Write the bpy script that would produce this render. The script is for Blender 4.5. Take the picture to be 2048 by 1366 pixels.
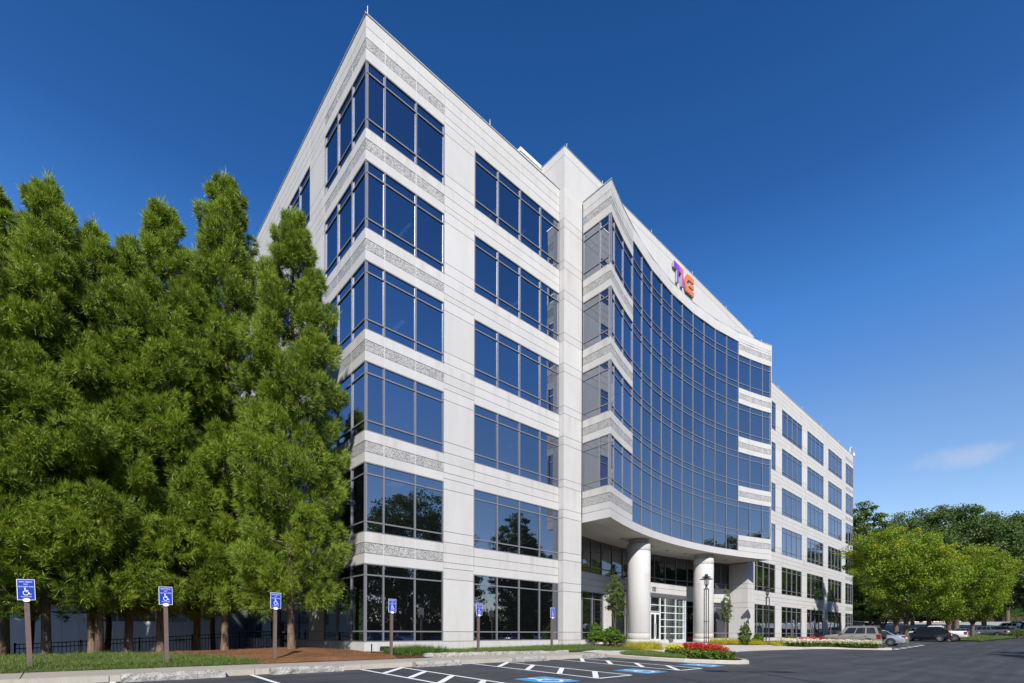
import bpy, bmesh, math, random
import numpy as np
from mathutils import Vector
R_ = math.radians
random.seed(7)
scene = bpy.context.scene
for o in list(bpy.data.objects): bpy.data.objects.remove(o)

# ------------------------------------------------------------------ camera, sky, sun, exposure
CAM = np.array([-8.917, -18.582, 1.15]); YAW = R_(47.612); FPX = 982.05
FW = np.array([math.cos(YAW), math.sin(YAW), 0]); RT = np.array([math.sin(YAW), -math.cos(YAW), 0])
cd = bpy.data.cameras.new('camera'); cam = bpy.data.objects.new('camera', cd); scene.collection.objects.link(cam)
cam.location = CAM
from mathutils import Matrix
rot = Matrix.Rotation(YAW - math.pi/2, 4, 'Z') @ Matrix.Rotation(math.pi/2, 4, 'X') @ Matrix.Rotation(R_(0.176), 4, 'Z')
cam.rotation_euler = rot.to_euler()
cd.sensor_width = 36; cd.lens = FPX/2048*36; cd.shift_y = (1265.9-683)/2048; cd.clip_end = 6000; cd.clip_start = .1
scene.camera = cam
SUN_AZ = np.array([-.56, -.83]); SUN_AZ = SUN_AZ/np.linalg.norm(SUN_AZ); SUN_EL = R_(37)
world = bpy.data.worlds.new('World'); scene.world = world; world.use_nodes = True
wn = world.node_tree; wn.nodes.clear()
def N(t, ty, **kw):
    n = t.nodes.new(ty)
    for k, v in kw.items():
        if k in ('x',): continue
        setattr(n, k, v)
    return n
wo = N(wn, 'ShaderNodeOutputWorld'); bg = N(wn, 'ShaderNodeBackground'); bg.inputs[1].default_value = .15
sky = N(wn, 'ShaderNodeTexSky', sky_type='NISHITA'); sky.sun_disc = False
sky.sun_elevation = SUN_EL; sky.sun_rotation = math.atan2(SUN_AZ[0], SUN_AZ[1])
sky.air_density = 1.0; sky.dust_density = .25; sky.ozone_density = 4.0; sky.altitude = 300
hs = N(wn, 'ShaderNodeHueSaturation'); hs.inputs['Saturation'].default_value = 1.18; hs.inputs['Value'].default_value = 1.55
wn.links.new(sky.outputs[0], hs.inputs['Color'])
tcs = N(wn, 'ShaderNodeTexCoord'); sps = N(wn, 'ShaderNodeSeparateXYZ'); wn.links.new(tcs.outputs['Generated'], sps.inputs[0])
rps = N(wn, 'ShaderNodeValToRGB'); wn.links.new(sps.outputs[2], rps.inputs[0]); crs = rps.color_ramp   # clear dry air: deep zenith, pale low sky
while len(crs.elements) < 6: crs.elements.new(.5)
for e_, (p_, c_) in zip(crs.elements, ((.0, (.75, .56, .5)), (.22, (.75, .56, .5)), (.34, (.74, .57, .53)), (.5, (.43, .53, .62)), (.63, (.225, .355, .465)), (.80, (.16, .285, .385)))): e_.position = p_; e_.color = (*c_, 1)
mgs = N(wn, 'ShaderNodeMix', data_type='RGBA'); mgs.blend_type = 'MULTIPLY'; mgs.inputs[0].default_value = 1; wn.links.new(hs.outputs[0], mgs.inputs[6]); wn.links.new(rps.outputs[0], mgs.inputs[7])
# one faint fair-weather cloud low over the far trees
tc = N(wn, 'ShaderNodeTexCoord')
cdir = FW + RT*(1920-1024)/FPX + np.array([0, 0, (1265.9-912)/FPX]); cdir /= np.linalg.norm(cdir)
cright = np.cross(cdir, [0, 0, 1]); cright /= np.linalg.norm(cright); cup = np.cross(cright, cdir)
def vdot(v):
    d = N(wn, 'ShaderNodeVectorMath', operation='DOT_PRODUCT'); wn.links.new(tc.outputs['Generated'], d.inputs[0]); d.inputs[1].default_value = tuple(v); return d.outputs['Value']
def M2(t, op, a, b=None, c=None):
    m = N(t, 'ShaderNodeMath', operation=op)
    for i, v in enumerate((a, b, c)):
        if v is None: continue
        if isinstance(v, (int, float)): m.inputs[i].default_value = v
        else: t.links.new(v, m.inputs[i])
    return m.outputs[0]
u = M2(wn, 'DIVIDE', vdot(cright), .066); v = M2(wn, 'DIVIDE', vdot(cup), .019)
r2 = M2(wn, 'ADD', M2(wn, 'MULTIPLY', u, u), M2(wn, 'MULTIPLY', v, v))
nz = N(wn, 'ShaderNodeTexNoise'); nz.inputs['Scale'].default_value = 26; nz.inputs['Detail'].default_value = 4
wn.links.new(tc.outputs['Generated'], nz.inputs['Vector'])
mk_ = M2(wn, 'SUBTRACT', M2(wn, 'ADD', 1.0, M2(wn, 'MULTIPLY', M2(wn, 'SUBTRACT', nz.outputs[0], .5), 2.2)), r2)
mr = N(wn, 'ShaderNodeMapRange', interpolation_type='SMOOTHSTEP'); wn.links.new(mk_, mr.inputs[0]); mr.inputs[1].default_value = -.1; mr.inputs[2].default_value = 1.3
front = M2(wn, 'GREATER_THAN', vdot(cdir), .8)
cm = M2(wn, 'MULTIPLY', M2(wn, 'MULTIPLY', mr.outputs[0], .32), front)
mxc = N(wn, 'ShaderNodeMix', data_type='RGBA'); wn.links.new(cm, mxc.inputs[0]); wn.links.new(mgs.outputs[2], mxc.inputs[6]); mxc.inputs[7].default_value = (3.2, 3.2, 3.6, 1)
wn.links.new(mxc.outputs[2], bg.inputs[0]); wn.links.new(bg.outputs[0], wo.inputs[0])
sd = bpy.data.lights.new('sun', 'SUN'); sd.energy = 4.2; sd.angle = R_(.53); sd.color = (1, .96, .91)
sun = bpy.data.objects.new('sun', sd); scene.collection.objects.link(sun); sun.location = (-20, -30, 40)
sv = Vector((SUN_AZ[0]*math.cos(SUN_EL), SUN_AZ[1]*math.cos(SUN_EL), math.sin(SUN_EL)))
sun.rotation_euler = sv.to_track_quat('Z', 'Y').to_euler()
scene.view_settings.view_transform = 'Standard'; scene.view_settings.look = 'None'; scene.view_settings.exposure = .55; scene.view_settings.gamma = 1
try: scene.view_settings.use_curve_mapping = False
except Exception: pass
scene.cycles.transparent_max_bounces = 12; scene.cycles.max_bounces = 8; scene.cycles.caustics_reflective = False; scene.cycles.caustics_refractive = False

# ------------------------------------------------------------------ materials
def mat(name):
    m = bpy.data.materials.new(name); m.use_nodes = True; t = m.node_tree; t.nodes.clear()
    out = t.nodes.new('ShaderNodeOutputMaterial'); b = t.nodes.new('ShaderNodeBsdfPrincipled'); t.links.new(b.outputs[0], out.inputs[0])
    return m, t, b
def pos(t, scale=(1, 1, 1), obj=False):
    if obj:
        g = t.nodes.new('ShaderNodeTexCoord').outputs['Object']
    else:
        g = t.nodes.new('ShaderNodeNewGeometry').outputs['Position']
    mp = t.nodes.new('ShaderNodeMapping'); t.links.new(g, mp.inputs[0]); mp.inputs['Scale'].default_value = scale
    return mp.outputs[0]
def noise(t, vec, sc, det=3, rough=.55):
    n = t.nodes.new('ShaderNodeTexNoise'); t.links.new(vec, n.inputs['Vector']); n.inputs['Scale'].default_value = sc; n.inputs['Detail'].default_value = det; n.inputs['Roughness'].default_value = rough
    return n.outputs[0]
def ramp(t, fac, stops):
    r = t.nodes.new('ShaderNodeValToRGB'); t.links.new(fac, r.inputs[0]); cr = r.color_ramp
    while len(cr.elements) < len(stops): cr.elements.new(.5)
    for e, (p, c) in zip(cr.elements, stops): e.position = p; e.color = (*c, 1) if len(c) == 3 else c
    return r.outputs[0]
def mul(t, a, b, fac=1.0, mode='MULTIPLY'):
    m = t.nodes.new('ShaderNodeMix'); m.data_type = 'RGBA'; m.blend_type = mode
    for i, v in ((0, fac), (6, a), (7, b)):
        if isinstance(v, (int, float)): m.inputs[i].default_value = v
        elif isinstance(v, tuple): m.inputs[i].default_value = (*v, 1)
        else: t.links.new(v, m.inputs[i])
    return m.outputs[2]
def bump(t, b, h, strength=.3, dist=.01):
    bp = t.nodes.new('ShaderNodeBump'); bp.inputs['Strength'].default_value = strength; bp.inputs['Distance'].default_value = dist
    t.links.new(h, bp.inputs['Height']); t.links.new(bp.outputs[0], b.inputs['Normal'])
def plain(name, col, rough=.6, metal=0, spec=.5, var=.12, sc=6, coat=0):
    m, t, b = mat(name)
    n = noise(t, pos(t), sc, 4)
    c = ramp(t, n, ((.25, tuple(x*(1-var) for x in col)), (.75, tuple(min(1, x*(1+var)) for x in col))))
    t.links.new(c, b.inputs['Base Color']); b.inputs['Roughness'].default_value = rough; b.inputs['Metallic'].default_value = metal
    b.inputs['Specular IOR Level'].default_value = spec
    if coat: b.inputs['Coat Weight'].default_value = coat; b.inputs['Coat Roughness'].default_value = .04
    return m
def concrete(name, col, streak=.07, speck=.10):
    m, t, b = mat(name)
    p = pos(t)
    fine = ramp(t, noise(t, p, 55, 2), ((.3, (1-speck,)*3), (.7, (1+speck*.6,)*3)))
    c = mul(t, col, fine)
    blot = ramp(t, noise(t, p, .9, 5), ((.3, (.96, .957, .95)), (.72, (1.01, 1.01, 1.01))))
    c = mul(t, c, blot)
    st = ramp(t, noise(t, pos(t, (1.5, 1.5, .20)), 1.0, 5, .6), ((.34, (1-streak, 1-streak*1.08, 1-streak*1.25)), (.56, (1, 1, 1))))
    c = mul(t, c, st)
    dr = ramp(t, noise(t, pos(t, (9, 9, .35)), 1.0, 3, .5), ((.30, (.90, .885, .86)), (.44, (1, 1, 1))))
    c = mul(t, c, dr, streak*8)
    if name == 'precast_concrete':   # rain-washed dirt running down from the sills
        g_ = t.nodes.new('ShaderNodeNewGeometry'); sz = t.nodes.new('ShaderNodeSeparateXYZ'); t.links.new(g_.outputs['Position'], sz.inputs[0])
        dd = M2(t, 'MULTIPLY', M2(t, 'FRACT', M2(t, 'DIVIDE', M2(t, 'SUBTRACT', 21.46+4.07*3, sz.outputs[2]), 4.07)), 4.07)
        fade = M2(t, 'MAXIMUM', M2(t, 'SUBTRACT', 1.0, M2(t, 'DIVIDE', dd, 1.15)), 0.0)
        nn = t.nodes.new('ShaderNodeMapRange'); t.links.new(noise(t, pos(t, (2.4, 2.4, .06)), 1.0, 4, .6), nn.inputs[0]); nn.inputs[1].default_value = .50; nn.inputs[2].default_value = .68
        c = mul(t, c, mul(t, (1, 1, 1), (.72, .66, .58), M2(t, 'MULTIPLY', M2(t, 'MULTIPLY', fade, nn.outputs[0]), .5), 'MIX'))
    oi = t.nodes.new('ShaderNodeObjectInfo')
    c = mul(t, c, ramp(t, oi.outputs['Random'], ((0, (.95, .945, .935)), (1, (1.02, 1.02, 1.02)))))
    t.links.new(c, b.inputs['Base Color']); b.inputs['Roughness'].default_value = .85; b.inputs['Specular IOR Level'].default_value = .25
    bump(t, b, noise(t, p, 90, 2), .18, .004)
    return m
M = {}
M['conc'] = concrete('precast_concrete', (.545, .533, .513), .04)
M['joint'] = plain('joint_backing', (.16, .15, .14), .9)  # dark grey backing behind the joints
M['seal'] = plain('sealant', (.66, .64, .60), .8)
def aggregate():
    m, t, b = mat('exposed_aggregate')
    p = pos(t)
    vo = t.nodes.new('ShaderNodeTexVoronoi'); t.links.new(p, vo.inputs['Vector']); vo.inputs['Scale'].default_value = 34
    sp = t.nodes.new('ShaderNodeSeparateColor'); t.links.new(vo.outputs['Color'], sp.inputs[0])
    c = ramp(t, sp.outputs[0], ((.0, (.15, .15, .15)), (.25, (.23, .23, .225)), (.42, (.35, .345, .33)), (.75, (.44, .435, .42)), (1, (.53, .52, .50))))
    c = mul(t, c, ramp(t, noise(t, p, 1.4, 3), ((.3, (.88, .88, .88)), (.7, (1.05, 1.05, 1.05)))))
    t.links.new(c, b.inputs['Base Color']); b.inputs['Roughness'].default_value = .8; b.inputs['Specular IOR Level'].default_value = .3
    bump(t, b, vo.outputs['Distance'], .5, .012)
    return m
M['agg'] = aggregate()
M['frame'] = plain('window_frame_metal', (.23, .225, .24), .42, .25, .5, .06)
M['frame_white'] = plain('white_frame_metal', (.72, .73, .73), .35, .1)
M['cap'] = plain('parapet_cap', (.50, .49, .47), .4, .4)
def glass(name, trans, tint, base=.30, wav=.0012):
    m = bpy.data.materials.new(name); m.use_nodes = True; t = m.node_tree; t.nodes.clear()
    out = t.nodes.new('ShaderNodeOutputMaterial'); mix = t.nodes.new('ShaderNodeMixShader')
    tr = t.nodes.new('ShaderNodeBsdfTransparent'); tr.inputs[0].default_value = (*trans, 1)
    gl = t.nodes.new('ShaderNodeBsdfGlossy'); gl.inputs['Color'].default_value = (*tint, 1); gl.inputs['Roughness'].default_value = .0
    lw = t.nodes.new('ShaderNodeLayerWeight'); lw.inputs[0].default_value = .5
    oi = t.nodes.new('ShaderNodeObjectInfo'); t.links.new(mul(t, tint, ramp(t, oi.outputs['Random'], ((0, (.86, .88, .90)), (1, (1.04, 1.03, 1.02))))), gl.inputs['Color'])
    f = M2(t, 'ADD', base, M2(t, 'MULTIPLY', M2(t, 'POWER', lw.outputs['Facing'], 4.0), 1-base))
    p = pos(t); h = noise(t, p, .9, 1)
    bp = t.nodes.new('ShaderNodeBump'); bp.inputs['Strength'].default_value = 1; bp.inputs['Distance'].default_value = wav
    t.links.new(h, bp.inputs['Height']); t.links.new(bp.outputs[0], gl.inputs['Normal'])
    df = t.nodes.new('ShaderNodeBsdfDiffuse'); df.inputs[0].default_value = (.005, .0055, .006, 1); ad = t.nodes.new('ShaderNodeAddShader'); t.links.new(tr.outputs[0], ad.inputs[0]); t.links.new(df.outputs[0], ad.inputs[1])  # diffuse term stands in for veiling interior light and dusty glass
    t.links.new(f, mix.inputs[0]); t.links.new(ad.outputs[0], mix.inputs[1]); t.links.new(gl.outputs[0], mix.inputs[2]); t.links.new(mix.outputs[0], out.inputs[0])
    return m
M['glass'] = glass('tinted_reflective_glass', (.10, .12, .15), (.76, .84, .98), .36)
M['lobby_glass'] = glass('clear_lobby_glass', (.72, .78, .76), (.9, .95, 1.0), .10)
M['dark_glass'] = glass('dark_recess_glass', (.16, .17, .18), (.8, .85, .95), .20)
M['slab'] = plain('interior_ceiling', (.45, .45, .44), .9)
M['core'] = plain('interior_wall', (.38, .37, .35), .9)
def emis(name, col, s):
    m = bpy.data.materials.new(name); m.use_nodes = True; t = m.node_tree; t.nodes.clear()
    out = t.nodes.new('ShaderNodeOutputMaterial'); e = t.nodes.new('ShaderNodeEmission'); e.inputs[0].default_value = (*col, 1); e.inputs[1].default_value = s
    t.links.new(e.outputs[0], out.inputs[0]); return m
M['lightpanel'] = emis('lit_ceiling_panel', (1, .93, .85), 2.6)
M['soffit'] = plain('soffit_panel', (.56, .54, .49), .85, 0, .3, .05, 3)
M['granite_dark'] = plain('dark_granite_strip', (.10, .10, .11), .35)
M['white_metal'] = plain('white_metal', (.75, .75, .74), .45)
M['roof'] = plain('roof_membrane', (.5, .5, .5), .9)
def asphalt():
    m, t, b = mat('asphalt'); p = pos(t)
    c = ramp(t, noise(t, p, 70, 3), ((.3, (.026, .027, .031)), (.7, (.056, .058, .064))))
    c = mul(t, c, ramp(t, noise(t, p, .35, 6, .6), ((.3, (.78, .78, .8)), (.7, (1.28, 1.27, 1.25)))))
    # tyre-worn lighter streaks along the aisle
    c = mul(t, c, ramp(t, noise(t, pos(t, (.05, .9, 1)), 1.6, 5, .65), ((.45, (1, 1, 1)), (.75, (1.75, 1.72, 1.66)))))
    vd = t.nodes.new('ShaderNodeVectorMath'); vd.operation = 'ADD'; nd = t.nodes.new('ShaderNodeTexNoise'); t.links.new(p, nd.inputs['Vector']); nd.inputs['Scale'].default_value = .8
    t.links.new(p, vd.inputs[0]); t.links.new(nd.outputs['Color'], vd.inputs[1])
    vc = t.nodes.new('ShaderNodeTexVoronoi'); vc.feature = 'DISTANCE_TO_EDGE'; t.links.new(vd.outputs[0], vc.inputs['Vector']); vc.inputs['Scale'].default_value = .16
    c = mul(t, c, ramp(t, vc.outputs['Distance'], ((.0, (.45, .45, .46)), (.006, (.6, .6, .6)), (.010, (1, 1, 1)))), .8)
    c = mul(t, c, ramp(t, noise(t, p, .9, 3, .5), ((.26, (.55, .55, .55)), (.36, (1, 1, 1)))), .8)
    t.links.new(c, b.inputs['Base Color']); b.inputs['Roughness'].default_value = .78; b.inputs['Specular IOR Level'].default_value = .35
    bump(t, b, noise(t, p, 120, 2), .5, .006); return m
M['asphalt'] = asphalt()
def paint(name, col, wear=.6):
    m, t, b = mat(name); p = pos(t)
    w = ramp(t, noise(t, p, 9, 6, .7), ((.33, (.12, .12, .125)), (.40, (1, 1, 1))))
    c = mul(t, col, ramp(t, noise(t, p, 40, 2), ((.3, (.86,)*3), (.7, (1.05,)*3))))
    c = mul(t, c, w, wear)
    t.links.new(c, b.inputs['Base Color']); b.inputs['Roughness'].default_value = .6; return m
M['line'] = paint('white_road_paint', (.80, .80, .79))
M['bluepaint'] = paint('blue_road_paint', (.05, .30, .58))
M['side'] = concrete('sidewalk_concrete', (.37, .335, .285), .05, .14)
M['kerb'] = concrete('kerb_concrete', (.42, .385, .33), .12, .15); M['plaza'] = concrete('plaza_concrete', (.50, .47, .42), .08, .12)
def granite():
    m, t, b = mat('rough_granite'); p = pos(t)
    vo = t.nodes.new('ShaderNodeTexVoronoi'); t.links.new(p, vo.inputs['Vector']); vo.inputs['Scale'].default_value = 55
    sp = t.nodes.new('ShaderNodeSeparateColor'); t.links.new(vo.outputs['Color'], sp.inputs[0])
    c = ramp(t, sp.outputs[0], ((.0, (.16, .15, .14)), (.3, (.34, .325, .30)), (1, (.48, .465, .43))))
    c = mul(t, c, ramp(t, noise(t, p, 5, 5), ((.35, (.62, .60, .57)), (.6, (1, 1, 1)))))
    t.links.new(c, b.inputs['Base Color']); b.inputs['Roughness'].default_value = .9
    bump(t, b, noise(t, p, 18, 4), .9, .03); return m
M['granite'] = granite()
def mulchm(name, a, c2, sc):
    m, t, b = mat(name); p = pos(t, (1, 1, 1))
    n = noise(t, p, sc, 5, .7)
    c = ramp(t, n, ((.3, a), (.55, tuple((x+y)/2 for x, y in zip(a, c2))), (.75, c2)))
    c = mul(t, c, ramp(t, noise(t, p, 1.1, 4), ((.3, (.7, .68, .66)), (.7, (1.1, 1.1, 1.1)))))
    t.links.new(c, b.inputs['Base Color']); b.inputs['Roughness'].default_value = .95; b.inputs['Specular IOR Level'].default_value = .1
    bump(t, b, n, .8, .04); return m
M['straw'] = mulchm('pine_straw', (.13, .058, .026), (.36, .185, .09), 34)
M['mulch'] = mulchm('brown_mulch', (.05, .024, .015), (.14, .07, .045), 30)
M['soil'] = mulchm('lawn_soil', (.045, .075, .018), (.09, .13, .03), 22)
def leaf(name, c1, c2, c3=None, trans=.3, rough=.5):
    m = bpy.data.materials.new(name); m.use_nodes = True; t = m.node_tree; t.nodes.clear()
    out = t.nodes.new('ShaderNodeOutputMaterial'); mix = t.nodes.new('ShaderNodeMixShader'); b = t.nodes.new('ShaderNodeBsdfPrincipled'); tl = t.nodes.new('ShaderNodeBsdfTranslucent')
    a = t.nodes.new('ShaderNodeAttribute'); a.attribute_name = 'tint'
    st = [(0, c1), (.55, c2)] + ([(.93, c2), (1, c3)] if c3 else [])
    c = ramp(t, a.outputs['Fac'], st)
    t.links.new(c, b.inputs['Base Color']); b.inputs['Roughness'].default_value = rough; b.inputs['Specular IOR Level'].default_value = .35
    c2_ = mul(t, c, (1.25, 1.2, .6)); t.links.new(c2_, tl.inputs[0]); mix.inputs[0].default_value = trans
    t.links.new(b.outputs[0], mix.inputs[1]); t.links.new(tl.outputs[0], mix.inputs[2]); t.links.new(mix.outputs[0], out.inputs[0]); return m
M['needle'] = leaf('cedar_needles', (.034, .080, .009), (.245, .335, .034), (.40, .29, .04), .20)
M['maple'] = leaf('bright_leaves', (.10, .185, .014), (.21, .30, .022), (.42, .37, .015), .35)
M['darkleaf'] = leaf('dark_leaves', (.042, .085, .024), (.105, .165, .042), None, .25)
M['midleaf'] = leaf('mid_leaves', (.055, .098, .024), (.125, .180, .044), None, .3)
M['hedge'] = leaf('shrub_leaves', (.05, .11, .012), (.12, .21, .02), None, .3)
M['yellowgrass'] = leaf('yellow_grass', (.28, .26, .02), (.50, .44, .03), None, .35)
M['grass'] = leaf('lawn_blades', (.065, .115, .024), (.155, .215, .050), (.26, .25, .08), .3)
M['liriope'] = leaf('dark_grass', (.035, .09, .012), (.085, .165, .02), None, .3)
M['redflower'] = leaf('red_petals', (.34, .012, .012), (.62, .035, .03), None, .25)
M['whiteflower'] = leaf('white_petals', (.62, .58, .44), (.82, .79, .68), None, .25)
M['yellowflower'] = leaf('yellow_petals', (.55, .48, .02), (.75, .64, .03), None, .25)
def bark(name, a, b2):
    m, t, b = mat(name); n = noise(t, pos(t, (6, 6, 1.0)), 3, 5, .65)
    t.links.new(ramp(t, n, ((.3, a), (.7, b2))), b.inputs['Base Color']); b.inputs['Roughness'].default_value = .95; bump(t, b, n, .9, .04); return m
M['bark'] = bark('cedar_bark', (.07, .045, .03), (.24, .17, .115))
M['bark2'] = bark('maple_bark', (.055, .04, .03), (.19, .14, .10))
M['signblue'] = plain('sign_blue', (.008, .045, .42), .4, 0, .5, .03)
M['signwhite'] = plain('sign_white', (.80, .80, .80), .4, 0, .5, .03)
M['post'] = plain('brown_post', (.135, .095, .08), .6, 0, .4, .15, 12)
M['lampmetal'] = plain('bronze_lamp_metal', (.06, .058, .058), .4, .6)
M['lampglass'] = glass('lamp_glass', (.8, .82, .8), (1, 1, 1), .2)
M['black'] = plain('black_metal', (.02, .022, .026), .5, .2)
M['trailer'] = plain('white_trailer_panel', (.50, .52, .55), .5, 0, .4, .05)
M['ink'] = plain('black_lettering', (.015, .015, .017), .5)
M['redink'] = plain('dark_red_print', (.30, .012, .012), .5)
M['num'] = plain('grey_numerals', (.20, .19, .19), .4, .6)
M['shed'] = plain('blue_grey_metal', (.16, .20, .23), .5, .3)
def paintcar(name, col, metal=.4, rough=.3): return plain(name, col, rough, metal, .5, .03, 2, 1.0)
M['jeep'] = paintcar('champagne_paint', (.36, .33, .27)); M['silver'] = paintcar('silver_paint', (.52, .55, .58), .6); M['navy'] = paintcar('black_blue_paint', (.010, .012, .02), .2)
M['whitecar'] = paintcar('white_paint', (.74, .74, .73), 0); M['bluecar'] = paintcar('blue_paint', (.02, .07, .30), .3); M['greycar'] = paintcar('grey_paint', (.20, .24, .27), .5)
M['carglass'] = plain('car_glass', (.012, .016, .02), .05, 0, 1.0, .02); M['tyre'] = plain('tyre_rubber', (.016, .016, .017), .9); M['rim'] = plain('alloy_rim', (.55, .55, .56), .3, .8)
M['tail'] = plain('tail_light_red', (.24, .008, .010), .15, 0, .8); M['head'] = plain('head_light', (.7, .7, .72), .1, 0, .8); M['plastic'] = plain('grey_plastic_trim', (.17, .16, .15), .6)
M['yellow'] = plain('yellow_paint', (.75, .42, .01), .5)
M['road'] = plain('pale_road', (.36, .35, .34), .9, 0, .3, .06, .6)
M['far'] = mulchm('far_ground', (.04, .06, .02), (.09, .10, .04), .8)

# ------------------------------------------------------------------ mesh helpers
COL = scene.collection
def tag(o, label=None, cat=None, group=None, kind=None):
    if label: o['label'] = label
    if cat: o['category'] = cat
    if group: o['group'] = group
    if kind: o['kind'] = kind
    return o
def mk(name, V, F, m, parent=None, smooth=False, mi=None):
    me = bpy.data.meshes.new(name); me.from_pydata([tuple(map(float, v)) for v in V], [], F)
    for mm in (m if isinstance(m, (list, tuple)) else [m]): me.materials.append(M[mm] if isinstance(mm, str) else mm)
    if mi is not None: me.polygons.foreach_set('material_index', mi)
    if smooth: me.polygons.foreach_set('use_smooth', [True]*len(me.polygons))
    me.update()
    o = bpy.data.objects.new(name, me); COL.objects.link(o)
    if parent is not None: o.parent = parent
    return o
def npmesh(name, V, F, m, parent=None, tint=None, mi=None, smooth=False):
    V = np.asarray(V, np.float32); F = np.asarray(F, np.int32); k = F.shape[1]
    me = bpy.data.meshes.new(name); me.vertices.add(len(V)); me.vertices.foreach_set('co', V.ravel())
    me.loops.add(F.size); me.loops.foreach_set('vertex_index', F.ravel())
    me.polygons.add(len(F)); me.polygons.foreach_set('loop_start', np.arange(0, F.size, k, dtype=np.int32))
    for mm in (m if isinstance(m, (list, tuple)) else [m]): me.materials.append(M[mm])
    if mi is not None: me.polygons.foreach_set('material_index', np.asarray(mi, np.int32))
    if tint is not None:
        a = me.attributes.new('tint', 'FLOAT', 'FACE'); a.data.foreach_set('value', np.asarray(tint, np.float32))
    if smooth: me.polygons.foreach_set('use_smooth', np.ones(len(F), bool))
    me.update(calc_edges=True); me.validate()
    o = bpy.data.objects.new(name, me); COL.objects.link(o)
    if parent is not None: o.parent = parent
    return o
def empty(name, loc=(0, 0, 0), rz=0):
    o = bpy.data.objects.new(name, None); COL.objects.link(o); o.location = loc; o.rotation_euler = (0, 0, rz); o.empty_display_size = .3; return o
def copy_tree(o, parent=None):
    c = o.copy(); COL.objects.link(c)
    if parent is not None: c.parent = parent
    for ch in list(o.children): copy_tree(ch, c)
    return c
BF = [(0, 1, 2, 3), (7, 6, 5, 4), (4, 5, 1, 0), (5, 6, 2, 1), (6, 7, 3, 2), (7, 4, 0, 3)]
class MB:
    def __init__(s): s.V = []; s.F = []; s.mi = []
    def add(s, V, F, mi=0):
        n = len(s.V); s.V += [tuple(v) for v in V]; s.F += [tuple(i+n for i in f) for f in F]; s.mi += [mi]*len(F); return s
    def box(s, x0, x1, y0, y1, z0, z1, mi=0):
        V = [(x0, y0, z0), (x1, y0, z0), (x1, y0, z1), (x0, y0, z1), (x0, y1, z0), (x1, y1, z0), (x1, y1, z1), (x0, y1, z1)]
        return s.add(V, BF, mi)
    def hexa(s, V, mi=0):
        a = np.array(V, float); c = a.mean(0); n = np.cross(a[1]-a[0], a[2]-a[0])
        F = BF if np.dot(n, a[0]-c) > 0 else [tuple(reversed(f)) for f in BF]
        return s.add(V, F, mi)
    def tube(s, p, q, r0, r1=None, n=8, mi=0, cap=True):
        r1 = r0 if r1 is None else r1; p = np.array(p, float); q = np.array(q, float); d = q-p; d /= (np.linalg.norm(d)+1e-9)
        a = np.cross(d, [0, 0, 1] if abs(d[2]) < .9 else [1, 0, 0]); a /= np.linalg.norm(a); b = np.cross(d, a)
        V = []; 
        for c, r in ((p, r0), (q, r1)):
            for i in range(n): V.append(c+r*(math.cos(2*math.pi*i/n)*a+math.sin(2*math.pi*i/n)*b))
        F = [(i, (i+1) % n, n+(i+1) % n, n+i) for i in range(n)]
        if cap: F += [tuple(range(n-1, -1, -1)), tuple(range(n, 2*n))]
        return s.add(V, F, mi)
    def lathe(s, prof, n=16, c=(0, 0, 0), mi=0):
        V = []; 
        for r, z in prof:
            for i in range(n): V.append((c[0]+r*math.cos(2*math.pi*i/n), c[1]+r*math.sin(2*math.pi*i/n), c[2]+z))
        F = []
        for j in range(len(prof)-1):
            for i in range(n): F.append((j*n+i, j*n+(i+1) % n, (j+1)*n+(i+1) % n, (j+1)*n+i))
        if prof[0][0] > 1e-4: F.append(tuple(range(n-1, -1, -1)))
        if prof[-1][0] > 1e-4: F.append(tuple((len(prof)-1)*n+i for i in range(n)))
        return s.add(V, F, mi)
    def prism(s, poly, f0, f1, mi=0):   # poly 2D; f0/f1 map (a,b)->3D for the two ends
        n = len(poly); V = [f0(*p) for p in poly]+[f1(*p) for p in poly]
        F = [tuple(range(n)), tuple(range(2*n-1, n-1, -1))]+[(i, n+i, n+(i+1) % n, (i+1) % n) for i in range(n)]
        return s.add(V, F, mi)
    def build(s, name, m, parent=None, smooth=False): return mk(name, s.V, s.F, m, parent, smooth, s.mi)
def proj(P):
    d = np.asarray(P, float)-CAM; f = max(.2, d@FW); return np.array([(d@RT)/f*FPX, d[2]/f*FPX])
def text_mesh(body, size, align='CENTER', ext=0):
    c = bpy.data.curves.new('t', 'FONT'); c.body = body; c.size = size; c.align_x = align; c.extrude = ext; c.resolution_u = 2
    o = bpy.data.objects.new('t', c); COL.objects.link(o); bpy.context.view_layer.update()
    me = o.to_mesh(); V = [tuple(v.co) for v in me.vertices]; F = [tuple(p.vertices) for p in me.polygons]
    o.to_mesh_clear(); bpy.data.objects.remove(o); bpy.data.curves.remove(c); return V, F
def ring2d(cx, cz, r0, r1, a0, a1, n=18):
    V = []; F = []
    for i in range(n+1):
        a = a0+(a1-a0)*i/n; V += [(cx+r0*math.cos(a), cz+r0*math.sin(a)), (cx+r1*math.cos(a), cz+r1*math.sin(a))]
    for i in range(n): F.append((2*i, 2*i+1, 2*i+3, 2*i+2))
    return V, F
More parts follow.
